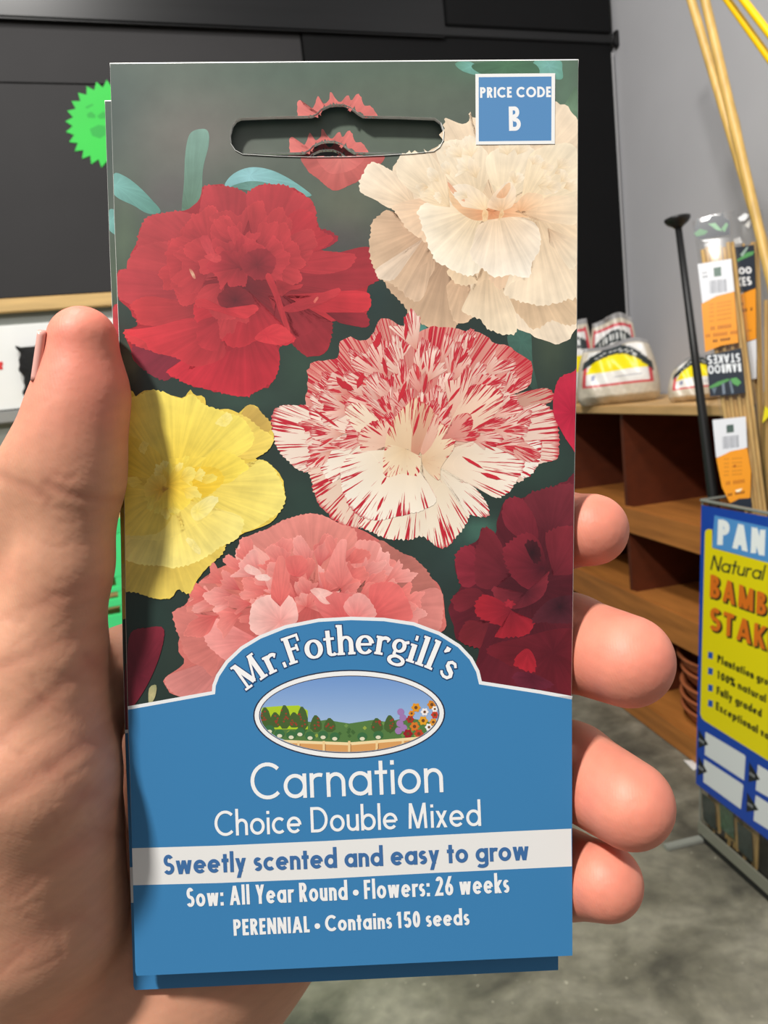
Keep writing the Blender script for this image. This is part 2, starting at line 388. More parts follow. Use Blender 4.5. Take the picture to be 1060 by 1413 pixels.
BANNER = [(177, 979), (200, 975), (250, 966), (297, 957.5), (298, 946), (303, 933), (315, 915), (335, 896), (360, 881), (395, 867), (440, 858), (485, 855.5), (530, 857), (570, 863), (605, 876), (632, 893), (648, 910), (657, 927), (661, 944), (700, 950), (745, 957), (789, 965)]

def blob_color(x, y):
    """the out-of-focus foliage behind the flowers"""
    x = np.asarray(x, float); y = np.asarray(y, float)
    t = np.clip((y-230)/190, 0, 1)[:, None]
    c = (1-t)*np.array([88, 98, 88.])+t*np.array([40, 54, 49.])
    for cx, cy, rx, ry, col, k in [
        (150, 150, 60, 90, (52, 72, 66), .9), (270, 190, 95, 60, (112, 108, 102), .9), (480, 100, 220, 25, (70, 95, 82), .6), (300, 320, 110, 70, (72, 92, 80), .5),
        (235, 270, 50, 40, (98, 92, 92), .8), (172, 330, 25, 70, (88, 104, 84), .9), (480, 290, 60, 55, (100, 104, 88), .9), (470, 330, 50, 26, (84, 76, 78), .7),
        (700, 92, 90, 22, (78, 118, 92), .9), (780, 130, 24, 60, (92, 120, 100), .9), (560, 120, 120, 40, (96, 108, 92), .6), (420, 500, 40, 60, (52, 76, 62), .8),
        (760, 470, 26, 60, (72, 84, 66), .8), (420, 700, 40, 50, (44, 70, 60), .6), (660, 735, 26, 18, (86, 140, 118), .9), (640, 760, 60, 40, (50, 76, 70), .7), (205, 850, 40, 40, (36, 58, 52), .7),
        (700, 640, 80, 30, (50, 78, 66), .7), (610, 800, 25, 60, (44, 58, 56), .6), (330, 550, 60, 20, (60, 88, 74), .6), (245, 900, 30, 30, (48, 62, 54), .6), (178, 500, 12, 25, (110, 120, 88), .8), (520, 410, 20, 30, (36, 56, 54), .8)]:
        g = (np.exp(-((x-cx)/rx)**2-((y-cy)/ry)**2)*k)[:, None]; c = c*(1-g)+np.array(col, float)*g
    return lin(c)

A = Art()
def Z(x0, y0, s): return lambda *p: [(x0+a/s, y0+b/s) for a, b in p]
# leaves
teal = (112, 172, 168)
petal(A, [(157, 240), (172, 243), (190, 256), (208, 274), (222, 292), (205, 295), (185, 284), (157, 268)], (160, 255), (120, 178, 172), (80, 130, 118), 0, .08)
petal(A, [(262, 185), (276, 178), (287, 181), (288, 200), (280, 235), (276, 290), (252, 300), (254, 250), (256, 210)], (262, 290), (84, 116, 96), (116, 152, 140), 0, .08)
petal(A, [(310, 256), (322, 240), (345, 231), (372, 234), (400, 247), (427, 266), (428, 271), (408, 270), (372, 256), (345, 250), (325, 260)], (345, 242), (140, 190, 196), (110, 165, 160), 0, .06)
petal(A, [(318, 258), (345, 250), (375, 254), (408, 268), (380, 268), (340, 262)], (345, 258), (96, 140, 132), (80, 125, 110), 0, .06)
petal(A, [(628, 88), (644, 84), (660, 92), (664, 104), (640, 99)], (650, 92), (120, 180, 170), (92, 140, 120), 0, .05)
petal(A, [(738, 84), (772, 83), (776, 96), (774, 110), (742, 101)], (758, 90), (122, 178, 172), (104, 158, 140), 0, .05)
petal(A, [(655, 88), (730, 85), (742, 104), (690, 104), (662, 101)], (700, 90), (76, 118, 88), (68, 104, 80), 0, .05)
petal(A, [(796, 120), (796, 172), (788, 178), (775, 166), (768, 160), (782, 140)], (790, 150), (112, 142, 116), (86, 112, 90), 0, .05)
petal(A, [(700, 465), (730, 452), (735, 500), (742, 540), (722, 520)], (720, 470), (70, 110, 98), (50, 72, 62), 0, .05)
petal(A, [(560, 452), (585, 448), (590, 462), (570, 460)], (575, 455), (90, 150, 140), (70, 120, 110), 0, .05)

# pink bud cut by the hanging slot
petal(A, [(412, 160), (411, 140), (416, 139), (420, 148), (431, 150), (436, 140), (439, 132), (446, 143), (454, 138), (456, 126), (463, 136), (470, 141), (480, 131), (485, 139), (492, 130), (498, 132), (502, 145), (512, 147), (520, 158), (520, 166), (480, 170), (430, 170)], (468, 175), (188, 88, 82), (222, 122, 116), .8, .12, tooth=9)
petal(A, [(418, 214), (470, 212), (528, 213), (522, 230), (505, 236), (502, 246), (486, 254), (465, 263), (452, 258), (438, 246), (425, 236)], (470, 216), (206, 108, 102), (176, 82, 78), .5, .1)
petal(A, [(440, 214), (500, 214), (490, 232), (462, 240), (446, 232)], (470, 214), (222, 126, 118), (200, 100, 96), .4, .1)

# ---- red carnation
z = Z(140, 220, 2.65)
R1, R2, R3, R4 = (128, 30, 40), (172, 40, 50), (206, 52, 62), (100, 24, 34)
petal(A, z((370,105),(400,95),(480,100),(530,130),(580,95),(650,90),(700,110),(770,150),(780,200),(800,260),(850,280),(860,300),(800,330),(870,340),(970,320),(1000,370),(1020,420),(970,460),(975,550),(950,610),(880,590),(830,600),(840,640),(820,700),(780,720),(750,720),(690,670),(650,690),(640,770),(620,820),(560,850),(520,870),(430,850),(340,830),(250,790),(190,790),(125,740),(110,690),(80,640),(100,620),(130,610),(110,560),(60,500),(60,410),(100,400),(100,370),(130,300),(160,220),(200,200),(290,190),(350,160)), z((520,470))[0], R4, R2, 2, .1)
for pts, b, ci, co in [
    (((125,740),(110,690),(150,650),(260,700),(300,760),(240,805),(190,795)), (330,640), (110,30,46), (136,40,58)),
    (((800,255),(850,270),(862,300),(800,330),(770,300)), (740,330), (140,34,46), (160,40,54)),
    (((360,165),(375,105),(400,95),(480,100),(530,130),(545,200),(500,270),(420,280),(360,230)), (480,330), (138,36,46), (178,52,60)),
    (((530,135),(580,95),(650,90),(700,110),(770,150),(785,210),(760,270),(650,290),(560,240)), (600,330), (146,38,46), (182,54,62)),
    (((130,300),(160,220),(200,200),(290,190),(380,230),(400,330),(280,370),(150,340)), (430,380), (140,40,48), (182,58,64)),
    (((690,200),(770,190),(800,260),(850,285),(800,330),(720,340),(640,320)), (600,370), (150,36,46), (186,48,58)),
    (((95,380),(140,320),(240,300),(340,340),(360,430),(250,470),(120,440)), (450,430), (150,44,52), (190,62,68)),
    (((60,415),(100,400),(200,410),(340,440),(400,520),(250,540),(150,520),(110,530),(60,500)), (420,480), (128,40,48), (184,58,66)),
    (((120,560),(105,530),(180,500),(300,530),(390,560),(330,620),(200,610),(140,600)), (420,540), (122,42,48), (196,56,62)),
    (((760,360),(870,340),(970,320),(1000,370),(1022,425),(970,465),(850,490),(720,480),(640,430)), (590,440), (124,28,38), (158,42,52)),
    (((740,350),(800,335),(870,340),(930,350),(900,400),(800,420),(700,400)), (600,390), (150,36,46), (182,52,60)),
    (((690,560),(800,500),(900,480),(975,490),(978,550),(900,570),(835,595),(760,620),(690,630),(650,600)), (610,500), (140,32,42), (204,50,60)),
    (((860,590),(960,560),(975,610),(940,612)), (820,560), (110,26,36), (146,36,48)),
    (((660,560),(720,650),(835,590),(842,650),(820,700),(780,715),(750,720),(690,670),(630,600)), (640,480), (124,30,40), (150,38,48)),
    (((80,635),(100,620),(150,640),(180,700),(110,670)), (240,620), (170,44,54), (210,62,68)),
    (((250,765),(330,765),(420,720),(500,690),(580,665),(640,685),(652,750),(620,820),(560,850),(520,870),(430,850),(340,830),(250,790)), (520,580), (120,28,38), (206,44,60)),
    (((90,630),(200,610),(340,580),(430,640),(450,720),(345,758),(270,725),(180,700),(150,660)), (470,580), (134,38,46), (212,54,64)),
    (((340,530),(430,525),(520,565),(560,545),(640,600),(712,655),(660,682),(580,662),(490,690),(420,650),(360,620)), (540,480), (112,26,36), (198,46,58)),
    (((350,600),(420,580),(440,640),(420,700),(360,680)), (470,560), (140,36,46), (180,46,56)),
]: petal(A, z(*pts), z(b)[0], ci, co, 1.8, .12)
rr = np.random.default_rng(3)
for ring, (k, rx, ry, ln, c0, c1) in enumerate([(15, 250, 150, 120, (142,36,46), (184,56,62)), (13, 190, 115, 115, (134,34,44), (190,58,64)), (11, 130, 80, 105, (126,32,42), (184,54,62)), (8, 75, 45, 90, (118,28,38), (178,48,58))]):
    for i in range(k):
        a = 2*math.pi*(i+rr.uniform(-.4, .4))/k
        if .12 < (a % (2*math.pi))/math.pi < .88 and rr.random() < .75: continue
        p = z((510+rx*math.cos(a)*rr.uniform(.85, 1.1), 390+ry*math.sin(a)*rr.uniform(.85, 1.1)))[0]
        q = rr.random(); fan(A, (p[0]-math.cos(a)*26, p[1]-math.sin(a)*20), a+rr.uniform(-.5, .5), rr.uniform(.55, 1.0), ln/2.65*rr.uniform(.8, 1.2), mixc(c0, (156,42,50), q*.5), mixc(c1, (200,60,66), rr.random()*.6), wav=.2, fold=.09, rim=.12)
for pts, b, ci, co in [
    (((430,490),(500,465),(560,510),(530,550),(440,540)), (490,515), (88,22,32), (132,32,42)),
    (((510,360),(590,325),(640,370),(600,440),(530,420)), (570,385), (112,28,38), (152,40,50)),
    (((345,515),(380,510),(430,535),(515,555),(550,530),(575,545),(545,575),(515,582),(430,558),(350,535)), (450,545), (180,44,54), (200,54,62)),
    (((600,430),(620,420),(650,490),(668,550),(690,620),(685,640),(660,590),(630,500)), (645,500), (170,42,52), (192,52,60)),
    (((660,545),(700,525),(800,490),(870,470),(860,500),(760,545),(690,560)), (700,535), (160,40,50), (190,52,60)),
    (((640,440),(700,460),(735,455),(728,472),(690,480),(655,500)), (660,470), (140,34,42), (180,48,56)),
    (((560,655),(640,600),(700,650),(650,678)), (600,640), (196,46,58), (214,60,68)),
    (((360,290),(390,280),(410,330),(420,370),(385,345)), (395,330), (190,62,70), (186,56,64)),
    (((375,355),(410,342),(440,360),(420,378)), (410,362), (196,66,72), (190,60,66)),
    (((322,405),(330,402),(345,430),(337,436)), (333,420), (222,180,150), (190,90,80)),
    (((775,520),(790,500),(793,508),(782,524)), (784,512), (222,120,104), (206,90,84)),
]: petal(A, z(*pts), z(b)[0], ci, co, .8, .08)

# ---- cream carnation
z = Z(480, 180, 3.118)
for pts, b, ci, co in [
    (((410,-20),(410,-55),(455,-40),(515,-30),(530,-80),(560,-55),(985,-60),(985,850),(700,840),(420,700),(210,250),(230,110)), (640,340), (228,196,158), (240,222,198)),
    (((165,650),(180,690),(240,750),(270,800),(350,845),(430,860),(475,820),(440,700),(430,600),(330,560),(250,640)), (430,520), (168,132,104), (204,172,142)),
    (((680,720),(760,740),(880,750),(985,720),(985,820),(940,840),(880,820),(800,855),(760,820),(730,790)), (760,560), (196,158,122), (222,194,160)),
    (((430,660),(500,690),(500,780),(535,790),(520,825),(460,822),(430,720)), (520,560), (190,148,114), (222,190,158)),
    (((490,770),(540,690),(600,640),(680,700),(720,780),(725,870),(680,880),(620,862),(590,840),(570,815),(530,800)), (600,540), (206,168,128), (240,222,194)),
    (((100,410),(130,370),(180,345),(250,430),(330,470),(375,580),(350,640),(320,720),(270,725),(240,700),(190,660),(130,630),(95,530)), (380,400), (196,154,122), (214,184,154)),
    (((240,690),(300,600),(370,560),(350,640),(320,725),(270,727)), (360,480), (190,152,120), (214,184,156)),
    (((120,600),(180,560),(260,540),(200,640),(135,635)), (330,460), (210,176,148), (228,208,186)),
    (((120,300),(60,270),(50,235),(65,180),(100,140),(150,150),(210,190),(270,240),(275,300),(230,325),(180,335)), (290,330), (232,200,164), (244,228,206)),
    (((190,330),(270,300),(350,300),(335,400),(345,480),(260,430),(220,370)), (400,330), (226,184,148), (236,208,178)),
    (((430,600),(520,620),(560,650),(520,668),(470,660),(440,630)), (520,500), (214,176,138), (232,206,172)),
    (((610,630),(700,625),(690,660),(655,685),(625,660)), (660,520), (206,164,128), (232,200,168)),
    (((800,400),(880,400),(985,420),(985,700),(940,730),(880,747),(800,752),(700,720),(670,692),(720,650),(780,630),(830,500)), (800,330), (226,192,152), (242,224,198)),
    (((870,480),(985,470),(985,560),(960,600),(900,520)), (860,420), (214,178,142), (242,226,200)),
    (((300,350),(340,310),(430,300),(490,360),(570,390),(580,490),(570,600),(520,625),(430,592),(380,560),(345,500),(330,440)), (580,330), (232,198,150), (247,236,216)),
    (((540,480),(560,410),(600,395),(700,385),(800,395),(832,480),(795,570),(777,632),(700,622),(650,632),(600,612),(550,570),(525,525)), (640,320), (230,192,148), (248,238,222)),
]: petal(A, z(*pts), z(b)[0], ci, co, 1.6, .07, tooth=8, ff=6)
for pts, b, ci, co in [
    (((430,225),(460,270),(500,310),(620,330),(700,335),(780,290),(850,310),(800,370),(700,372),(600,385),(540,385),(480,350),(440,300)), (620,350), (214,138,92), (238,206,164)),
    (((210,190),(225,110),(300,60),(380,130),(430,230),(410,320),(340,310),(270,260)), (440,330), (232,204,164), (242,226,202)),
    (((380,90),(450,40),(560,60),(610,120),(600,220),(520,250),(440,220)), (560,320), (234,206,166), (243,228,204)),
    (((600,110),(700,60),(800,80),(830,180),(760,260),(680,250),(610,220)), (660,330), (234,208,168), (243,228,204)),
    (((780,110),(880,60),(985,80),(985,280),(900,330),(820,300),(770,230)), (740,340), (236,208,166), (243,228,202)),
    (((830,300),(920,280),(985,300),(985,400),(900,400),(820,385)), (720,350), (226,178,132), (241,222,194)),
    (((480,310),(440,250),(500,230),(570,260),(620,320),(560,330),(500,330)), (590,345), (234,200,154), (246,232,212)),
    (((600,330),(630,270),(690,220),(725,265),(705,330),(650,335)), (660,350), (228,180,132), (244,226,202)),
    (((640,280),(690,225),(700,245),(680,285),(655,292)), (665,290), (228,172,130), (236,198,160)),
    (((720,330),(770,270),(840,280),(830,320),(770,345)), (740,350), (224,166,118), (240,212,178)),
    (((430,222),(445,235),(480,275),(505,300),(495,305),(455,275),(435,245)), (470,272), (232,188,152), (226,164,132)),
    (((582,390),(578,355),(590,338),(604,352),(600,385)), (592,362), (226,180,130), (240,208,164)),
    (((650,385),(655,350),(668,340),(672,362)), (660,364), (224,176,126), (238,204,160)),
]: petal(A, z(*pts), z(b)[0], ci, co, .7, .06, tooth=9)
rr = np.random.default_rng(5)
for i in range(26):
    a = rr.uniform(math.pi*.95, 2.05*math.pi); r = rr.uniform(.35, 1.0)
    p = z((640+math.cos(a)*330*r, 290+math.sin(a)*240*r))[0]
    if p[0] > 785 or p[1] < 205 or (p[0] < 625 and p[1] < 232): continue
    fan(A, p, a+rr.uniform(-.6, .6), rr.uniform(.6, 1.1), rr.uniform(13, 24), mixc((230,198,154), (238,214,176), rr.random()), mixc((240,222,196), (246,234,214), rr.random()), wav=.2, fold=.05)
rr = np.random.default_rng(15)

# ---- striped carnation, back to front
z = Z(360, 420, 2.409)
W1, W2, PKc, CRM = (206, 150, 130), (240, 228, 216), (212, 120, 112), (226, 196, 164)
petal(A, z((160,210),(250,180),(260,130),(300,110),(360,120),(385,60),(410,50),(470,70),(500,110),(560,75),(640,80),(720,95),(790,130),(860,160),(900,210),(895,265),(830,310),(860,480),(640,560),(300,600),(170,420)), z((520,470))[0], (196,96,92), (220,150,138), 2, .14, 1, sv=.45)
for pts, b, ci, co in [
    (((820,315),(880,290),(960,280),(970,320),(900,342),(850,350)), (700,380), (176,110,96), (206,160,142)),
    (((50,345),(120,335),(165,345),(190,430),(195,490),(170,545),(140,558),(90,520),(55,480),(32,410)), (360,460), (226,200,178), (240,222,208)),
    (((800,420),(860,350),(940,330),(978,370),(992,440),(985,510),(930,530),(900,560),(850,590),(880,500)), (600,460), (214,170,146), (232,206,192)),
    (((160,545),(190,500),(290,600),(330,690),(335,742),(290,742),(250,720),(190,662),(172,600)), (420,480), (220,190,160), (232,204,186)),
    (((325,715),(420,700),(540,670),(600,600),(660,640),(692,700),(662,760),(600,812),(540,770),(500,782),(420,778),(350,748)), (530,480), (222,196,160), (242,230,212)),
    (((600,560),(640,590),(700,600),(750,660),(757,702),(720,706),(680,690),(655,640)), (560,520), (226,204,174), (243,234,220)),
    (((860,560),(885,470),(935,455),(925,520),(890,575)), (740,500), (230,214,194), (244,236,226)),
    (((640,530),(700,470),(800,425),(870,440),(882,500),(862,570),(800,642),(740,622),(680,575)), (540,510), (226,196,162), (242,230,216)),
    (((185,440),(260,420),(340,440),(350,495),(290,500),(265,560),(240,592),(200,552),(178,490)), (430,470), (230,206,180), (243,232,218)),
    (((165,340),(240,330),(310,400),(345,450),(260,425),(200,432),(168,390)), (440,450), (228,190,166), (240,220,206)),
]: petal(A, z(*pts), z(b)[0], ci, co, 1.6, .06, 1, tooth=6)
rr = np.random.default_rng(11)
SR = (196, 34, 50)
def streak(p, ang, ln, w_, col=SR):
    d = np.array([math.cos(ang), math.sin(ang)]); n_ = np.array([-d[1], d[0]]); p = np.array(p)
    A.poly([p, p+d*ln*.35+n_*w_*.5, p+d*ln*.8+n_*w_*.42, p+d*ln, p+d*ln*.75-n_*w_*.4, p+d*ln*.3-n_*w_*.45], col)
for (k, rx, ry, ln, pinkness) in [(19, 368, 345, 110, .4), (17, 310, 290, 120, .3), (15, 230, 205, 115, .5), (12, 170, 140, 100, .7), (9, 105, 85, 80, .6)]:
    for i in range(k):
        a = -math.pi*1.06+math.pi*1.12*(i+.5+rr.uniform(-.35, .35))/k
        p = z((525+rx*math.cos(a)*rr.uniform(.9, 1.05), 445+ry*math.sin(a)*rr.uniform(.9, 1.05)))[0]
        bx = (p[0]-math.cos(a)*ln/2.409*.6, p[1]-math.sin(a)*ln/2.409*.6); ad = a+rr.uniform(-.45, .45)
        dk = rr.random()*pinkness
        fan(A, bx, ad, rr.uniform(.35, .62), ln/2.409*rr.uniform(.75, 1.15), mixc((214,140,120), (190,66,66), dk), mixc((242,224,210), (220,130,120), dk), 1, wav=.16, rim=-.1, sv=.4, fold=.1)
        for q in range(rr.integers(0, 4)):
            aa = ad+rr.uniform(-.35, .35); r0 = ln/2.409*rr.uniform(.2, .42); streak((bx[0]+math.cos(aa)*r0, bx[1]+math.sin(aa)*r0), aa, ln/2.409*rr.uniform(.3, .5), rr.uniform(1.8, 5.0), mixc(SR, (214, 84, 80), rr.random()*.5))
for pts, b, ci, co in [
    (((610,260),(650,250),(690,200),(700,260),(660,330),(640,345)), (640,420), (222,160,136), (234,200,184)),
    (((660,340),(700,270),(790,280),(800,340),(720,410),(650,430)), (600,450), (226,180,150), (236,206,186)),
    (((280,340),(330,330),(380,370),(410,420),(350,440),(300,400)), (430,450), (228,196,166), (240,222,200)),
    (((320,450),(340,410),(390,385),(430,400),(410,460),(350,500)), (440,470), (224,176,150), (236,200,180)),
    (((415,500),(430,400),(490,330),(522,312),(518,420),(500,500),(470,560)), (490,560), (214,178,140), (234,206,172)),
    (((500,500),(520,330),(570,350),(580,400),(545,470)), (510,520), (196,130,104), (220,176,146)),
    (((265,560),(290,505),(360,490),(420,560),(520,560),(582,640),(560,675),(470,702),(380,717),(310,692),(275,625)), (490,480), (230,206,172), (245,236,222)),
    (((408,560),(412,480),(450,470),(490,505),(530,505),(522,570),(470,562),(430,575)), (480,480), (222,190,150), (240,220,190)),
    (((535,500),(560,440),(590,390),(640,430),(640,480),(600,540),(592,585),(545,545)), (540,520), (218,180,142), (238,214,184)),
    (((530,490),(570,380),(590,365),(590,420),(560,480)), (540,500), (220,160,136), (232,190,170)),
    (((640,380),(690,360),(705,400),(680,440),(640,430)), (600,450), (206,120,108), (224,160,146)),
]: petal(A, z(*pts), z(b)[0], ci, co, 1.0, .06, 1, tooth=6)
for (x0, y0), a, ln, w_ in [((255,255),.5,26,9), ((250,240),.9,22,8), ((385,690),-1.15,24,4), ((400,600),-1.0,14,3), ((668,505),.52,34,4.5), ((730,560),.3,30,6), ((505,440),-1.3,36,4), ((600,390),-1.0,30,5), ((320,280),-1.2,24,8), ((170,345),.62,46,4), ((700,420),-.5,40,4), ((455,330),-1.2,34,6), ((380,150),-1.3,26,9), ((650,200),-.8,24,6), ((480,120),-1.5,26,5), ((540,300),-1.4,30,5), ((620,330),-.9,30,4), ((420,240),-1.8,28,6), ((350,400),.6,28,3), ((440,410),-2.2,22,4), ((690,370),-.6,30,3), ((770,470),-.2,28,3), ((560,130),-1.5,24,5)]:
    streak(z((x0, y0))[0], a, ln, w_)

# ---- magenta and dark red at the edges
petal(A, [(764, 545), (772, 522), (790, 514), (800, 514), (800, 622), (788, 616), (772, 590), (764, 572)], (790, 570), (178, 22, 56), (196, 40, 68), .8, .07)
z = Z(580, 640, 4.154)
D1, D2, D3 = (62, 16, 26), (112, 28, 42), (150, 32, 46)
petal(A, z((475,230),(540,190),(590,200),(650,170),(760,130),(830,110),(900,150),(900,1345),(700,1300),(340,1250),(330,1040),(220,1010),(170,850),(180,780),(230,700),(200,600),(215,500),(330,440),(350,370),(430,400),(440,330)), z((640,700))[0], D1, (104,28,42), 2.2, .12)
for pts, b, ci, co in [
    (((600,190),(760,130),(830,110),(900,150),(900,360),(760,390),(640,320)), (740,420), (82,22,34), (118,38,50)),
    (((475,230),(540,190),(600,220),(660,320),(670,440),(560,420),(480,340)), (640,480), (96,24,38), (128,36,50)),
    (((215,500),(300,470),(330,560),(310,690),(240,700),(200,600)), (420,620), (100,26,40), (140,38,54)),
    (((340,420),(370,360),(430,400),(480,520),(440,700),(330,700),(310,560)), (520,640), (86,24,36), (120,34,46)),
    (((480,480),(600,400),(680,440),(720,600),(640,720),(520,640)), (700,600), (68,18,30), (128,34,48)),
    (((720,400),(900,370),(900,600),(780,620)), (760,640), (96,26,38), (124,36,48)),
    (((180,780),(240,720),(340,720),(320,800),(220,850)), (400,760), (84,22,34), (122,34,46)),
    (((420,700),(560,780),(720,640),(740,620),(700,760),(560,830),(440,800)), (600,740), (70,20,32), (132,40,52)),
    (((310,840),(360,750),(470,790),(560,870),(650,900),(600,985),(430,990),(470,935),(370,900)), (520,840), (120,26,40), (164,32,46)),
    (((740,780),(900,760),(900,900),(700,910),(640,890)), (800,820), (44,16,26), (92,34,46)),
    (((220,1000),(270,900),(340,920),(360,1000),(330,1060)), (400,900), (92,26,36), (124,34,44)),
    (((380,1060),(560,1000),(900,960),(900,1330),(700,1230),(480,1140)), (760,1080), (84,20,32), (112,28,40)),
    (((540,1120),(600,1060),(640,1080),(665,1150),(640,1195),(560,1170)), (620,1080), (150,30,44), (172,34,48)),
    (((480,795),(510,780),(540,800),(510,825)), (510,800), (170,40,56), (150,34,48)),
    (((540,1200),(640,1200),(760,1260),(700,1290),(560,1270)), (640,1220), (84,24,40), (106,34,52)),
    (((600,460),(660,440),(690,520),(660,580)), (640,510), (40,14,22), (70,20,30)),
]: petal(A, z(*pts), z(b)[0], ci, co, 2.0, .1)
petal(A, [(178, 880), (205, 866), (226, 868), (222, 900), (206, 940), (186, 972), (178, 974)], (190, 930), (92, 22, 38), (122, 34, 50), .6, .1)
petal(A, [(206, 950), (216, 945), (214, 962), (206, 972)], (210, 958), (196, 186, 136), (150, 150, 110), .3, .05)

# ---- pink carnation
z = Z(200, 700, 2.409)
petal(A, z((95,350),(140,320),(180,250),(215,220),(300,170),(320,110),(400,75),(470,40),(560,20),(640,50),(720,75),(780,110),(850,150),(900,170),(950,230),(985,280),(992,350),(975,420),(700,420),(500,420),(330,500),(230,610),(130,632),(70,595),(70,565),(130,520),(110,480),(115,400)), z((560,300))[0], (196,84,82), (204,116,108), 2, .1)
P1, P2 = (214, 96, 92), (236, 158, 150)
for pts, b, ci, co in [
    (((780,110),(850,150),(905,175),(950,230),(975,290),(920,320),(840,280),(780,200)), (640,280), (150,84,76), (186,112,102)),
    (((880,320),(940,270),(985,280),(992,350),(972,412),(900,400)), (760,330), (190,100,96), (216,134,126)),
    (((320,110),(400,75),(470,40),(560,20),(640,50),(700,80),(690,150),(560,190),(420,170),(340,150)), (560,260), (206,112,102), (226,142,132)),
    (((70,565),(130,540),(200,530),(230,600),(130,630),(75,600)), (300,480), (178,96,94), (214,136,130)),
    (((95,350),(150,330),(190,360),(240,480),(230,560),(190,530),(150,510),(120,450)), (330,420), (196,104,98), (214,126,118)),
    (((140,320),(180,250),(240,240),(330,300),(240,340),(150,350)), (400,330), (184,92,84), (218,130,120)),
    (((215,220),(300,190),(360,240),(400,330),(300,310),(240,260)), (460,330), (200,94,84), (226,128,116)),
    (((300,160),(330,110),(370,130),(440,190),(430,240),(350,220)), (500,290), (212,118,108), (238,172,162)),
    (((680,230),(700,120),(740,110),(780,120),(785,160),(740,230)), (690,290), (220,104,98), (236,154,146)),
    (((740,210),(800,170),(842,190),(830,240),(770,260)), (720,310), (216,100,94), (234,140,132)),
    (((200,430),(230,370),(300,400),(350,470),(280,510),(220,470)), (380,440), (214,104,102), (238,158,152)),
]: petal(A, z(*pts), z(b)[0], ci, co, 1.3, .08, tooth=7)
rr = np.random.default_rng(21)
for (k, rx, ry, ln) in [(15, 360, 205, 92), (14, 290, 170, 88), (13, 220, 130, 80), (10, 150, 95, 74), (8, 90, 60, 64), (5, 40, 30, 54)]:
    for i in range(k):
        a = -math.pi*1.12+math.pi*1.24*(i+.5+rr.uniform(-.35, .35))/k
        cx0 = 540+rr.uniform(-20, 20)
        p = z((cx0+rx*math.cos(a), 330+ry*math.sin(a)*rr.uniform(.85, 1.1)))[0]
        if p[1] < 722: continue
        fan(A, (p[0]-math.cos(a)*ln/2.409*.55, p[1]-math.sin(a)*ln/2.409*.55), a+rr.uniform(-.4, .4), rr.uniform(.4, .75), ln/2.409*rr.uniform(.75, 1.1), mixc((198,70,74), (216,98,92), rr.random()), mixc((226,124,116), (242,176,168), rr.random()), wav=.2, ser=1.2, fold=.08, rim=.2)
for pts, b, ci, co in [
    (((350,400),(360,320),(430,285),(490,300),(510,370),(470,400),(400,430)), (450,380), (232,150,144), (246,196,188)),
    (((420,300),(440,170),(470,180),(480,290)), (450,330), (214,92,90), (232,132,124)),
    (((560,290),(620,280),(690,290),(740,300),(750,350),(700,370),(600,370)), (660,380), (206,78,80), (230,126,122)),
    (((750,260),(830,250),(870,300),(890,370),(820,370),(760,330)), (740,370), (206,78,80), (226,112,108)),
    (((660,330),(700,285),(740,300),(770,360),(700,372)), (700,370), (222,112,110), (240,166,160)),
    (((330,205),(345,190),(385,212),(380,228),(345,220)), (355,210), (244,196,188), (240,182,174)), (((368,228),(400,222),(416,232),(412,243),(376,242)), (390,233), (248,212,204), (244,198,190)),
    (((550,275),(580,268),(625,285),(600,300),(615,320),(590,318),(570,298)), (585,290), (244,196,188), (240,176,168)),
    (((470,170),(520,160),(545,195),(520,230),(480,220)), (500,230), (212,88,88), (226,118,112)),
    (((600,230),(640,120),(672,110),(668,180),(690,240),(640,260)), (650,270), (220,104,100), (238,154,146)),
]: petal(A, z(*pts), z(b)[0], ci, co, .8, .06, tooth=8)

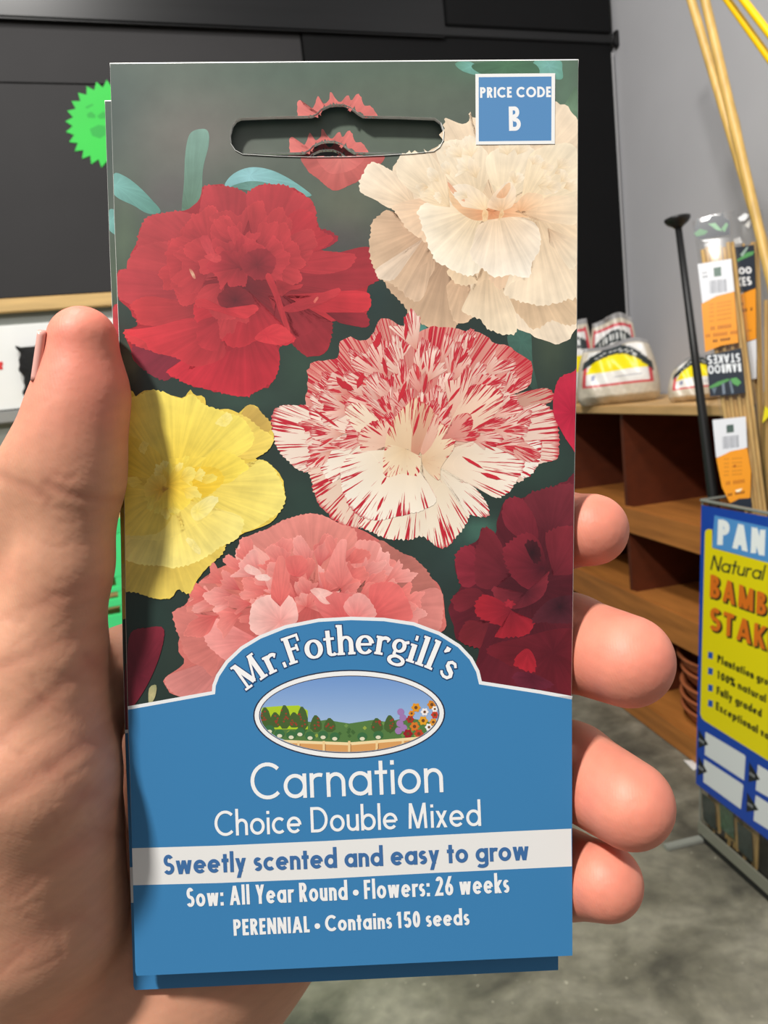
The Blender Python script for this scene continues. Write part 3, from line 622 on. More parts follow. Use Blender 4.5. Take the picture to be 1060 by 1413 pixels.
# ---- yellow carnation
z = Z(140, 520, 3.786)
Y1 = (222, 184, 62)
petal(A, z((80,50),(130,60),(160,65),(185,115),(195,92),(230,75),(290,70),(340,85),(380,100),(420,115),(440,105),(462,72),(480,88),(540,100),(550,160),(600,180),(660,165),(720,190),(760,150),(800,150),(850,200),(890,270),(902,320),(860,390),(800,430),(860,440),(930,510),(956,600),(946,680),(880,760),(800,800),(720,830),(640,880),(630,925),(560,990),(500,1050),(462,1132),(400,1110),(372,1147),(290,1157),(200,1132),(130,1100),(80,900)), z((330,560))[0], (226,186,52), (230,202,88), 1.6, .07)
for pts, b, ci, co in [
    (((730,210),(760,150),(800,150),(850,200),(890,270),(800,330),(740,300)), (640,380), (176,132,60), (206,172,86)),
    (((630,290),(690,200),(760,210),(830,270),(902,320),(860,392),(770,430),(690,400)), (540,440), (222,180,62), (238,212,104)),
    (((80,950),(330,990),(390,1000),(630,880),(630,925),(560,990),(500,1050),(462,1132),(400,1110),(372,1147),(290,1157),(200,1132),(80,1100)), (330,780), (206,168,66), (232,206,98)),
    (((600,470),(760,480),(830,430),(900,480),(956,590),(946,690),(880,742),(740,810),(620,720),(480,640)), (420,560), (232,200,70), (244,226,122)),
    (((120,150),(195,95),(290,70),(420,115),(470,90),(550,150),(640,180),(740,220),(800,330),(700,420),(520,420),(300,420),(160,330)), (380,560), (236,200,56), (242,222,104)),
    (((80,300),(200,330),(320,420),(300,520),(180,520),(80,460)), (330,560), (228,186,44), (240,214,84)),
    (((520,480),(600,380),(700,410),(770,470),(740,500),(640,560)), (480,560), (234,194,48), (243,220,92)),
    (((80,850),(330,850),(500,770),(620,700),(740,740),(720,832),(640,882),(510,960),(390,1000),(330,987),(200,980),(80,930)), (370,620), (240,208,78), (246,230,136)),
    (((80,560),(200,560),(300,640),(370,720),(280,820),(80,800)), (330,600), (230,192,60), (242,218,98)),
    (((440,490),(520,470),(610,480),(640,540),(560,620),(480,620)), (430,580), (230,184,34), (240,204,62)),
    (((330,460),(440,470),(475,560),(470,650),(375,718),(300,660),(300,560)), (340,560), (230,180,30), (243,216,84)),
    (((230,560),(300,490),(340,540),(330,600),(290,650),(240,640)), (310,590), (220,164,30), (242,212,90)),
    (((470,690),(560,625),(612,640),(590,680),(545,730),(490,750)), (500,700), (242,220,110), (248,236,160)),
    (((440,850),(480,850),(520,910),(500,925)), (480,880), (245,226,130), (247,232,154)),
    (((600,240),(650,190),(690,210),(650,260)), (640,230), (243,222,112), (246,230,142)),
    (((310,590),(330,570),(345,585),(320,605)), (328,588), (180,120,30), (214,166,40)),
    (((195,380),(215,340),(245,350),(225,400)), (215,370), (242,218,100), (244,222,110)),
]: petal(A, z(*pts), z(b)[0], ci, co, 1.3, .05, tooth=7)
for i in range(14):
    a = rr.uniform(0, 6.28); p = z((360+math.cos(a)*rr.uniform(40, 170), 560+math.sin(a)*rr.uniform(40, 130)))[0]
    fan(A, p, a, rr.uniform(.5, .9), rr.uniform(13, 22), mixc((232,188,44), (238,204,70), rr.random()), mixc((240,216,84), (247,232,140), rr.random()), wav=.2, fold=.05)

# keep the print on the sheet and out of the slot
def left_x(y): return np.interp(y, [p[1] for p in LEFT], [p[0] for p in LEFT])
def right_x(y): return np.interp(y, [p[1] for p in RIGHT[::-1]], [p[0] for p in RIGHT[::-1]])
_v = np.array(A.v); _v[:, 0] = np.clip(_v[:, 0], left_x(_v[:, 1])+.3, right_x(_v[:, 1])-.3); _v[:, 1] = np.maximum(_v[:, 1], 88.5-(_v[:, 0]-152)*5/646)
A.v = [tuple(p) for p in _v]
_c = np.array([_v[list(f)].mean(axis=0) for f in A.f]); _k = ~inside(_c, SLOT)
A.f = [f for f, k in zip(A.f, _k) if k]; A.mi = [m for m, k in zip(A.mi, _k) if k]
LAYERS = A.k

# banner, emblem, price box, white strip and lettering
B = Art(); B.k = LAYERS+4
BAN = BANNER+[(789.7, 1318), (189, 1346), (187, 1340), (182, 1150)]
_L, _R = stroke_quads(resample_keep(BANNER, 8)[:-8]+[BANNER[-1]], 9.5)
B._add(_L+_R, [lin((232, 234, 236))]*(2*len(_L)), [(0, 0)]*(2*len(_L)), [(i, i+1, len(_L)+i+1, len(_L)+i) for i in range(len(_L)-1)])
B.k += 3
B.region(BAN, flat(BLUE), 18)
B.k += 3
STRIP = [(182.6, 1170), (300, 1166.5), (450, 1160), (600, 1152), (700, 1147), (788.3, 1143), (789, 1195), (600, 1204), (450, 1212), (300, 1218), (184, 1221)]
B.region(STRIP, flat((231, 230, 228)), 24, dens=10)
B.k += 3
# price box
C_ = Art(); C_.k = LAYERS+10
C_.region([(656, 102.5), (766, 101.5), (765.5, 199), (656.5, 200)], flat((240, 240, 238)), 30, dens=20); C_.k += 3
C_.region([(660.5, 107), (761, 106), (760.7, 194.5), (660.7, 195.5)], flat((84, 138, 190)), 30, dens=20); C_.k += 3
# emblem: a garden scene in an oval
EC = (482, 985.5)
def oval(rx, ry, n=72, cx=EC[0], cy=EC[1]): return [(cx+rx*math.cos(t), cy+ry*math.sin(t)-.012*rx*math.cos(t)) for t in np.linspace(0, 2*math.pi, n, endpoint=False)]
B.region(oval(132.5, 61.5), flat((40, 44, 66)), 24); B.k += 3
B.region(oval(130.5, 59.7), flat((238, 238, 238)), 24); B.k += 3
B.region(oval(124.5, 53.6), flat((60, 46, 56)), 24); B.k += 3
OV = oval(123.3, 52.5)
def sky(x, y):
    t = np.clip((y-935)/75, 0, 1)[:, None]; return lin((1-t)*np.array([112, 150, 206.])+t*np.array([166, 190, 222.]))
B.region(OV, sky, 14); B.k += 3
def in_oval(pts, k=1.0):
    out = []
    for x, y in pts:
        dx, dy = (x-EC[0])/122.5, (y-EC[1]+.012*(x-EC[0]))/51.6; r = math.hypot(dx, dy)
        out.append((x, y) if r <= 1 else (EC[0]+(x-EC[0])/r, EC[1]+(y-EC[1])/r))
    return out
def emb(pts, col): B.poly(in_oval(resample_keep(pts, 3)), col)
re_ = np.random.default_rng(4)
emb([(363, 1002), (380, 996), (400, 992), (430, 996), (450, 993), (482, 998), (515, 993), (535, 996), (560, 990), (585, 994), (601, 998), (596, 1008), (580, 1018), (555, 1026), (480, 1030), (410, 1026), (385, 1018), (368, 1008)], (84, 122, 66))
for k in range(40):
    fx, fy = re_.uniform(385, 580), re_.uniform(997, 1016); emb([(fx-3, fy), (fx, fy-3), (fx+3, fy), (fx, fy+3)], [(64, 100, 52), (110, 146, 76), (150, 166, 70)][k % 3])
emb([(360, 976), (385, 974), (412, 973), (425, 980), (425, 1006), (362, 1006)], (172, 202, 40))
for x, y0, h in [(366, 975, 30), (393, 972, 34), (417, 974, 34), (380, 982, 22), (406, 982, 22), (436, 986, 24), (455, 990, 20), (520, 990, 20), (538, 986, 24)]:
    emb([(x-8+4*math.sin(k*1.3)*.4+8*math.cos(k/10*6.28)+8, y0+h/2+h/2*math.sin(k/10*6.28)) for k in range(10)], (70, 96, 48))
    for k in range(7):
        fx, fy = x+re_.uniform(-5, 5), y0+re_.uniform(4, h-4); emb([(fx-1.6, fy), (fx, fy-1.6), (fx+1.6, fy), (fx, fy+1.6)], (150, 60, 44))
for x, y in [(372, 1006), (386, 1012), (402, 1014), (414, 1010), (428, 1015), (446, 1014), (462, 1016), (500, 1016), (522, 1014)]:
    emb([(x+7*math.cos(t), y+6*math.sin(t)) for t in np.linspace(0, 6.28, 12, endpoint=False)], (58, 108, 66))
    emb([(x+3.6*math.cos(t), y+3+2.6*math.sin(t)) for t in np.linspace(0, 6.28, 10, endpoint=False)], (222, 218, 190))
for x, y in [(553, 982), (556, 990), (552, 998), (557, 1004), (550, 1008)]:
    emb([(x+5*math.cos(t), y+5*math.sin(t)) for t in np.linspace(0, 6.28, 10, endpoint=False)], (158, 120, 176))
for x, y, r, c in [(574, 976, 6, (222,150,40)), (596, 972, 6, (206,130,40)), (584, 994, 6, (226,160,40)), (572, 1002, 6, (214,120,40)), (586, 982, 5, (240,232,230)), (600, 986, 5, (196,60,40)), (566, 992, 5, (170,50,40)), (592, 1003, 5, (240,236,232)), (578, 1012, 6, (190,70,40)), (563, 1012, 6, (150,30,40)), (600, 978, 4, (240,236,232)), (568, 984, 4, (222,140,40)), (598, 996, 5, (222,150,50))]:
    emb([(x+r*math.cos(t)*(1+.15*math.cos(6*t)), y+r*math.sin(t)*(1+.15*math.cos(6*t))) for t in np.linspace(0, 6.28, 24, endpoint=False)], c)
    emb([(x+r*.4*math.cos(t), y+r*.4*math.sin(t)) for t in np.linspace(0, 6.28, 10, endpoint=False)], (110, 70, 40))
emb([(380, 1022), (420, 1024), (482, 1026), (540, 1023), (575, 1019), (575, 1050), (380, 1050)], (216, 158, 96))
emb([(378, 1020), (482, 1024), (580, 1016), (580, 1020), (482, 1028), (378, 1024)], (240, 216, 166))
for x in (412, 447, 482, 520, 556): emb([(x-1.6, 1022), (x+1.6, 1022), (x+1.6, 1045), (x-1.6, 1045)], (238, 206, 150)); emb([(x+1.6, 1026), (x+2.6, 1026), (x+2.6, 1045), (x+1.6, 1045)], (150, 96, 56))
EMB_K = B.k+2

T_ = Art(); T_.k = EMB_K
WHT = (240, 240, 240)
text(T_, 'Carnation', (347, 1103.5), (612, 1092.5), 51, 5.2, WHT, track=.09, X=.66)
text(T_, 'Choice Double Mixed', (297, 1153.5), (664, 1139), 35, 4.0, WHT, track=.085, X=.66)
text(T_, 'Sweetly scented and easy to grow', (226, 1206.5), (730, 1186), 27.5, 5.0, (62, 108, 162), track=.075, X=.69)
text(T_, 'Sow: All Year Round * Flowers: 26 weeks', (258, 1251), (703, 1231), 26.5, 4.3, WHT, track=.085, X=.68)
text(T_, 'PERENNIAL * Contains 150 seeds', (323, 1290.5), (648, 1275.5), 22.5, 4.1, WHT, track=.085, X=.69)
U_ = Art(); U_.k = C_.k+3
text(U_, 'PRICE CODE', (662.5, 135.5), (760.5, 134.5), 14.6, 3.0, WHT, track=.11)
text(U_, 'B', (702.5, 181), (719, 180.7), 33.5, 5.4, WHT, track=.1)
# the serif name on an arch
SER = {}
def varc(cx, cy, rx, ry, a0, a1, thick, thin, n=26):
    """an arc whose pen is thick on its sides and thin at top and bottom"""
    t = np.radians(np.linspace(a0, a1, n)); return [((cx+rx*math.cos(x), cy+ry*math.sin(x)), thin+(thick-thin)*abs(math.cos(x))**1.3) for x in t]
def serif_glyph(ch):
    k, n, X, s = .17, .075, .66, []          # thick, thin, x-height
    L_ = lambda a, b, w_: s.append([(a, w_), (b, w_)])
    if ch == 'M': L_((.16, 0), (.16, 1), .09); L_((.16, .98), (.48, .12), k); L_((.48, .1), (.82, .98), n); L_((.84, 0), (.84, 1), k); L_((.02, .035), (.32, .035), n); L_((.68, .035), (1.0, .035), n); L_((.02, .965), (.24, .965), n); L_((.76, .965), (1.0, .965), n); a = 1.04
    elif ch == 'F': L_((.17, 0), (.17, 1), k); L_((.02, .96), (.62, .96), .085); L_((.17, .52), (.5, .52), .085); L_((.02, .035), (.34, .035), n); L_((.60, .74), (.60, 1.0), n); L_((.48, .40), (.48, .64), n); a = .66
    elif ch == 'r': L_((.15, 0), (.15, X), k); L_((.02, .035), (.32, .035), n); L_((.02, X-.035), (.16, X-.035), n); s.append(varc(.36, .40, .2, .22, 170, 50, .1, .12)); s.append([((.46, .56), .15), ((.50, .53), .15)]); a = .54
    elif ch == '.': s.append([((.06, .09), .19), ((.16, .09), .19)]); a = .24
    elif ch == 'o': s.append(varc(.32, X/2, .25, X/2-.03, 0, 360, k, .08, 40)); a = .66
    elif ch == 't': L_((.19, .1), (.19, .92), .15); L_((.02, X-.04), (.40, X-.04), .08); s.append(varc(.31, .14, .12, .105, 180, 330, .14, .08)); a = .44
    elif ch == 'h': L_((.15, 0), (.15, 1.08), k); L_((.02, .035), (.29, .035), n); L_((.02, 1.05), (.16, 1.05), n); s.append(varc(.35, .40, .19, .23, 175, 0, .15, .09)+[((.54, .0), k)]); L_((.42, .035), (.68, .035), n); a = .70
    elif ch == 'e': s.append(varc(.32, X/2, .25, X/2-.03, 8, 320, k, .08, 40)); L_((.10, X*.52), (.56, X*.52), .08); a = .62
    elif ch == 'g': s.append(varc(.28, .45, .19, .2, 0, 360, .14, .08, 32)); s.append(varc(.30, -.09, .26, .15, 0, 360, .13, .085, 32)); L_((.18, .25), (.16, .10), .1); L_((.14, .09), (.42, .05), .1); L_((.44, .6), (.60, .66), .1); a = .62
    elif ch == 'i': L_((.16, 0), (.16, X), k); L_((.02, .035), (.32, .035), n); L_((.02, X-.035), (.16, X-.035), n); s.append([((.11, .90), .17), ((.20, .90), .17)]); a = .34
    elif ch == 'l': L_((.16, 0), (.16, 1.08), k); L_((.02, .035), (.32, .035), n); L_((.02, 1.045), (.16, 1.045), n); a = .34
    elif ch == "'": s.append([((.13, 1.02), .17), ((.13, .92), .16), ((.06, .80), .05)]); a = .22
    elif ch == 's': s.append([((.42, .52), .08), ((.33, .62), .1), ((.2, .62), .11), ((.11, .54), .12), ((.13, .43), .14), ((.25, .35), .17), ((.38, .27), .16), ((.43, .16), .13), ((.36, .05), .11), ((.22, .03), .1), ((.1, .08), .09), ((.04, .16), .08)]); a = .48
    return s, a
PATH = catmull([(330, 962), (352, 944), (372, 931), (390, 922), (404, 916), (421, 910.5), (443, 906.5), (464, 904), (486, 902.4), (513, 901.8), (532, 904), (549, 908), (573, 915.6), (595, 924), (612, 934), (634, 950)], closed=False)
_ps = np.concatenate([[0], np.cumsum(np.linalg.norm(np.diff(PATH, axis=0), axis=1))])
def on_path(s): return np.array([np.interp(s, _ps, PATH[:, 0]), np.interp(s, _ps, PATH[:, 1])])
def serif_line(txt, s0, s1, cap, col, grow):
    lf = T_.k-.2; lay = []; x = 0
    for ch in txt: g, a = serif_glyph(ch); lay.append((g, x, a)); x += a+.015
    kx = (s1-s0)/x
    for g, x0, a in lay:
        sm = s0+(x0+a/2)*kx; o = on_path(sm); d = on_path(sm+3)-on_path(sm-3); d /= np.linalg.norm(d); up = np.array([d[1], -d[0]])
        for st in g:
            lf += .2
            P = [o+d*(q[0]-a/2)*kx+up*q[1]*cap for q, w_ in st]; W_ = [w_*cap+grow*2 for q, w_ in st]; n = len(P); L = []; R_ = []
            for i in range(n):
                t = P[min(i+1, n-1)]-P[max(i-1, 0)]
                if n > 8 and np.linalg.norm(P[0]-P[-1]) < .5 and i in (0, n-1): t = P[1]-P[-2]
                t = t/np.linalg.norm(t); e = np.zeros(2)
                if i == 0: e = -t*grow
                if i == n-1: e = t*grow
                nn = np.array([-t[1], t[0]])*W_[i]/2; L.append(P[i]+nn+e); R_.append(P[i]-nn+e)
            T_._add(L+R_, [lin(col)]*(2*n), [(0, 0)]*(2*n), [(i, i+1, n+i+1, n+i) for i in range(n-1)], 0, lf)
_s0 = _ps[np.argmin(np.linalg.norm(PATH-[341, 954], axis=1))]; _s1 = _ps[np.argmin(np.linalg.norm(PATH-[619, 938], axis=1))]
T_.k = EMB_K+60; serif_line("Mr.Fothergill's", _s0, _s1, 38, (30, 62, 110), 1.5); T_.k = EMB_K+90
serif_line("Mr.Fothergill's", _s0, _s1, 38, (244, 244, 244), 0.2)

# materials of the packet
def gloss(nt, b, tc): b.inputs['Coat Roughness'].default_value = .22
def petal_nodes(stripes):
    def ex(nt, b, tc):
        N = nt.nodes; L = nt.links; b.inputs['Coat Roughness'].default_value = .22
        src = b.inputs['Base Color'].links[0].from_socket
        uv = N.new('ShaderNodeUVMap'); sep = N.new('ShaderNodeSeparateXYZ'); L.new(uv.outputs[0], sep.inputs[0])
        mp = N.new('ShaderNodeMapping'); mp.inputs['Scale'].default_value = (8, 2.0, 1) if stripes else (3.2, 1.2, 1); L.new(uv.outputs[0], mp.inputs['Vector'])
        nz = N.new('ShaderNodeTexNoise'); nz.inputs['Scale'].default_value = 1.0; nz.inputs['Detail'].default_value = 2.5; L.new(mp.outputs[0], nz.inputs['Vector'])
        if stripes:
            th = N.new('ShaderNodeMapRange'); th.inputs['From Min'].default_value = .35; th.inputs['From Max'].default_value = 1.0; th.inputs['To Min'].default_value = .72; th.inputs['To Max'].default_value = .505
            L.new(sep.outputs['Y'], th.inputs['Value'])
            sb = N.new('ShaderNodeMath'); sb.operation = 'SUBTRACT'; L.new(nz.outputs['Fac'], sb.inputs[0]); L.new(th.outputs[0], sb.inputs[1])
            f = N.new('ShaderNodeMapRange'); f.inputs['From Min'].default_value = -.012; f.inputs['From Max'].default_value = .02; L.new(sb.outputs[0], f.inputs['Value'])
            ed = N.new('ShaderNodeMapRange'); ed.inputs['From Min'].default_value = .955; ed.inputs['From Max'].default_value = .99; ed.inputs['To Max'].default_value = .75; L.new(sep.outputs['Y'], ed.inputs['Value'])
            mxm = N.new('ShaderNodeMath'); mxm.operation = 'MAXIMUM'; L.new(f.outputs[0], mxm.inputs[0]); L.new(ed.outputs[0], mxm.inputs[1])
            mx = N.new('ShaderNodeMix'); mx.data_type = 'RGBA'; L.new(mxm.outputs[0], mx.inputs['Factor']); L.new(src, mx.inputs['A']); mx.inputs['B'].default_value = lin4((192, 34, 52))
            L.new(mx.outputs['Result'], b.inputs['Base Color'])
        else:
            mr = N.new('ShaderNodeMapRange'); mr.inputs['From Min'].default_value = .3; mr.inputs['From Max'].default_value = .7; mr.inputs['To Min'].default_value = .78; mr.inputs['To Max'].default_value = 1.22
            n2 = N.new('ShaderNodeTexNoise'); n2.inputs['Scale'].default_value = 210; n2.inputs['Detail'].default_value = 4; L.new(tc.outputs['Object'], n2.inputs['Vector'])
            av = N.new('ShaderNodeMath'); av.operation = 'MULTIPLY_ADD'; L.new(n2.outputs['Fac'], av.inputs[0]); av.inputs[1].default_value = .5; 
            hv = N.new('ShaderNodeMath'); hv.operation = 'MULTIPLY'; hv.inputs[1].default_value = .5; L.new(nz.outputs['Fac'], hv.inputs[0]); L.new(hv.outputs[0], av.inputs[2]); L.new(av.outputs[0], mr.inputs['Value'])
            sc = N.new('ShaderNodeVectorMath'); sc.operation = 'SCALE'; L.new(src, sc.inputs[0]); L.new(mr.outputs[0], sc.inputs['Scale']); L.new(sc.outputs[0], b.inputs['Base Color'])
    return ex
m_sheet = mat('printed_foliage', attr=True, rough=.42, spec=.5, noise=(220, .07, 4), coat=.25, extra=gloss)
m_petal = mat('printed_petal', attr=True, rough=.42, coat=.25, extra=petal_nodes(False))
m_strip = mat('printed_striped_petal', attr=True, rough=.42, coat=.25, extra=petal_nodes(True))
m_print = mat('printed_ink', attr=True, rough=.42, coat=.25, extra=gloss)
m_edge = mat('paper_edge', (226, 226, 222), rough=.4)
m_back = mat('packet_back', (40, 96, 140), rough=.45)

SH = Art(); RING = SH.region(OUTLINE, blob_color, 13, hole=SLOT, dens=6)
front_me = SH.build(lambda x, y, l: pk(x, y, 0)); front_me.materials.append(m_sheet)
print_me = A.build(pk, 1e-5, 2.5e-7); print_me.materials.append(m_petal); print_me.materials.append(m_strip)
B_k = list(B.z)
label_me = B.build(pk, 1e-5, 2.5e-7); label_me.materials.append(m_print)
price_me = C_.build(pk, 1e-5, 2.5e-7); price_me.materials.append(m_print)
ptext_me = U_.build(pk, 1e-5, 2.5e-7); ptext_me.materials.append(m_print)
text_me = T_.build(pk, 1e-5, 2.5e-7); text_me.materials.append(m_print)
# back sheet with the folded edge walls
TH = .0007
def wall_mesh(ring, n=4, close=True):
    V = []; Fc = []; N_ = len(ring)
    cen = np.mean(ring, axis=0)
    for j in range(n+1):
        a = math.pi*j/n; 
        for p in ring:
            q = np.array(p); d = q-cen; d = d/np.linalg.norm(d)
            e = q+d*math.sin(a)*(1.3 if q[1] > 92 else 2.6); V.append(pk(e[0], e[1], -TH/2+TH/2*math.cos(a)))
    for j in range(n):
        for i in range(N_): k = (i+1) % N_; Fc.append((j*N_+i, j*N_+k, (j+1)*N_+k, (j+1)*N_+i))
    return V, Fc
V, Fc = wall_mesh(RING); side_me = mesh_from(V, Fc); side_me.materials.append(m_edge); side_me.polygons.foreach_set('use_smooth', [True]*len(side_me.polygons))
SB = Art(); SB.region(OUTLINE, flat((40, 96, 140)), 30, hole=SLOT, dens=6)
back_me = SB.build(lambda x, y, l: pk(x, y, -TH)); back_me.materials.append(m_back)
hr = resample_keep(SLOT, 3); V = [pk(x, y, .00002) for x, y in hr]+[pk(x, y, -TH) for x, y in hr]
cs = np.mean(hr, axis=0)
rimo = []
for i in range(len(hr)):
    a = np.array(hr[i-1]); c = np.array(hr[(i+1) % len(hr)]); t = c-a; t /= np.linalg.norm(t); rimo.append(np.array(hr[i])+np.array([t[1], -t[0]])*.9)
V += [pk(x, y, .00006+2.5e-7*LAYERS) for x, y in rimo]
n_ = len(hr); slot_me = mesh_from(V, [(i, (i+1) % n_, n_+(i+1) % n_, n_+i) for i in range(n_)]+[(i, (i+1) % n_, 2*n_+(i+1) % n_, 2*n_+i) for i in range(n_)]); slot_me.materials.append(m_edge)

def packet():
    r = bpy.data.objects.new('seed_packet', None); COL.objects.link(r); r.matrix_world = PACK_M; r.empty_display_size = .02
    tag(r, 'front seed packet with carnation photograph, blue name panel and round-ended hang slot', 'seed packet', 'seed packets held in the hand')
    for nm, me, lb in [('front_sheet', front_me, 'blurred dark green foliage print'), ('flower_print', print_me, 'six printed double carnations'), ('name_panel', label_me, 'blue panel with white strip and oval garden emblem'), ('price_box', price_me, 'small blue square with white border'),
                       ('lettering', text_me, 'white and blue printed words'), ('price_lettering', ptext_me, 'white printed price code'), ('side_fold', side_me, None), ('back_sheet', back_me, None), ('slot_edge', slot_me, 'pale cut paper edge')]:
        o = bpy.data.objects.new(nm, me); COL.objects.link(o)
        if nm == 'lettering': o.parent = [c for c in r.children if c.name.startswith('name_panel')][0]
        elif nm == 'price_lettering': o.parent = [c for c in r.children if c.name.startswith('price_box')][0]
        else: o.parent = r
        if lb: o['label'] = lb
    return r
P0 = packet()
def copy_tree(o, parent=None):
    c = o.copy(); COL.objects.link(c)
    if parent is not None: c.parent = parent
    for ch in list(o.children): copy_tree(ch, c)
    return c
for i, (dx, dy, dz, rx, lb) in enumerate([(-.0017, -.0057, -.0030, .0135, 'seed packet directly behind the front one, its lower edge showing as a dark blue strip'), (-.0021, -.0060, -.0060, .012, 'rearmost seed packet, seen only as a sliver at the left edge and through the slots')]):
    c = copy_tree(P0); c.matrix_world = PACK_M @ Matrix.Translation((dx, dy, dz)) @ Matrix.Rotation(rx, 4, 'X'); c['label'] = lb
# ------------------------------------------------------------------ the hand
def cm(px, py, d): return np.array([(px-CX)/F*d, (py-CY)/F*d, d])      # frame pixel + depth (mm) -> camera-axis mm
def HP(px, py, d, r): return (cm(px, py, d), r*d/F)
def smin(a, b, k):
    h = np.clip(.5+.5*(b-a)/k, 0, 1); return b+(a-b)*h-k*h*(1-h)
VOX = .75
thumb = [HP(114, 471, 135.5, 48), HP(113, 545, 137, 60), HP(98, 655, 138.5, 69), HP(84, 780, 140, 66), HP(50, 910, 143, 92), HP(32, 1060, 144, 126), HP(44, 1240, 155, 132), HP(60, 1420, 184, 138), HP(88, 1560, 196, 165), HP(80, 1900, 182, 165)]
web = [HP(95, 600, 137, 60), HP(16, 715, 143, 62), HP(-20, 900, 151, 110)]
palm = [[HP(60, 962, 152, 62), HP(330, 892, 178, 82)], [HP(330, 800, 186, 80), HP(120, 1400, 180, 90)], [HP(330, 930, 188, 80), HP(150, 1420, 182, 96)],
        [HP(320, 1060, 188, 80), HP(180, 1440, 184, 100)], [HP(300, 1180, 187, 80), HP(290, 1235, 186, 168), HP(110, 1560, 172, 168)]]
fing = [
    [HP(330, 800, 186, 78), HP(520, 760, 190, 68), HP(690, 738, 180, 57), HP(775, 732, 162, 52), HP(817, 731, 153, 50)],
    [HP(330, 930, 188, 78), HP(540, 890, 194, 74), HP(705, 868, 178, 68), HP(785, 886, 164, 66), HP(866, 912, 148, 64)],
    [HP(320, 1060, 188, 76), HP(540, 1040, 194, 72), HP(705, 1034, 178, 66), HP(790, 1062, 164, 63), HP(869, 1110, 149, 61)],
    [HP(300, 1180, 187, 72), HP(520, 1180, 192, 66), HP(700, 1188, 176, 60), HP(780, 1205, 164, 57), HP(835, 1217, 153, 52)]]
allp = np.array([p for ch in [thumb[:9], web]+palm+fing for p, r in ch]); 
lo = allp.min(axis=0)-26; hi = allp.max(axis=0)+26; lo[0] = max(lo[0], -112); hi[1] = 150
nx, ny, nz = [int((hi[i]-lo[i])/VOX)+1 for i in range(3)]
gx = (lo[0]+VOX*np.arange(nx)).astype('f4')[:, None, None]; gy = (lo[1]+VOX*np.arange(ny)).astype('f4')[None, :, None]; gz = (lo[2]+VOX*np.arange(nz)).astype('f4')[None, None, :]
def cap(field, a, b, k):
    (pa, ra), (pb, rb) = a, b; mrg = max(ra, rb)+9
    l = np.minimum(pa, pb)-mrg; h = np.maximum(pa, pb)+mrg
    sl = []
    for i in range(3):
        i0 = max(0, int((l[i]-lo[i])/VOX)); i1 = min((nx, ny, nz)[i], int((h[i]-lo[i])/VOX)+2); sl.append(slice(i0, max(i0, i1)))
    X = gx[sl[0]]-pa[0]; Y = gy[:, sl[1]]-pa[1]; Q = gz[:, :, sl[2]]-pa[2]; d = pb-pa; dd = float(d@d)
    t = np.clip((X*d[0]+Y*d[1]+Q*d[2])/dd, 0, 1)
    D = np.sqrt((X-t*d[0])**2+(Y-t*d[1])**2+(Q-t*d[2])**2)-(ra+(rb-ra)*t)
    v = field[tuple(sl)]; field[tuple(sl)] = smin(v, D.astype('f4'), k) if k > 0 else np.minimum(v, D)
def chain(f, ch, k):
    for a, b in zip(ch[:-1], ch[1:]): cap(f, a, b, k)
BIG = np.float32(20.0)
field = np.full((nx, ny, nz), BIG, 'f4')
chain(field, thumb, 3.0); chain(field, web, 5.0)
for ch in palm: chain(field, ch, 6.0)
for ch in fing:
    g = np.full((nx, ny, nz), BIG, 'f4'); chain(g, ch, 2.0)
    x0 = int((cm(430, 0, 185)[0]-lo[0])/VOX)
    field[:x0] = smin(field[:x0], g[:x0], 4.0); field[x0:] = np.minimum(field[x0:], g[x0:])
    del g
field[0] = field[-1] = BIG; field[:, 0] = field[:, -1] = BIG; field[:, :, 0] = field[:, :, -1] = BIG
def surface_nets(f):
    s = f < 0; nx, ny, nz = f.shape
    c = np.zeros((nx-1, ny-1, nz-1), 'i1')
    for a in (0, 1):
        for b in (0, 1):
            for d in (0, 1): c += s[a:nx-1+a, b:ny-1+b, d:nz-1+d]
    act = (c > 0) & (c < 8); idx = np.full(act.shape, -1, 'i4'); I = np.argwhere(act); idx[act] = np.arange(len(I))
    acc = np.zeros((len(I), 3)); cnt = np.zeros(len(I))
    cor = [(a, b, d) for a in (0, 1) for b in (0, 1) for d in (0, 1)]
    val = {q: f[I[:, 0]+q[0], I[:, 1]+q[1], I[:, 2]+q[2]] for q in cor}
    for q in cor:
        for ax in range(3):
            if q[ax] == 0:
                r = list(q); r[ax] = 1; r = tuple(r); a, b = val[q], val[r]; m = (a < 0) != (b < 0)
                t = np.where(m, a/np.where(m, a-b, 1), 0); p = np.tile(np.array(q, float), (len(I), 1)); p[:, ax] += t
                acc[m] += p[m]; cnt[m] += 1
    V = I+acc/cnt[:, None]; Q = []
    for ax in range(3):
        sl0 = [slice(1, -1)]*3; sl0[ax] = slice(0, -1); sl1 = list(sl0); sl1[ax] = slice(1, None)
        a = s[tuple(sl0)]; b = s[tuple(sl1)]; E = np.argwhere(a != b); up = a[a != b]
        E = E+np.array([0 if i == ax else 1 for i in range(3)])
        u, v = [(1, 2), (2, 0), (0, 1)][ax]; du = np.eye(3, dtype=int)[u]; dv = np.eye(3, dtype=int)[v]
        g = lambda e: idx[e[:, 0], e[:, 1], e[:, 2]]
        q = np.stack([g(E-du-dv), g(E-dv), g(E), g(E-du)], 1); q[~up] = q[~up][:, ::-1]; Q.append(q)
    return V, np.vstack(Q)
HV, HQ = surface_nets(field); del field
HV = lo+VOX*HV
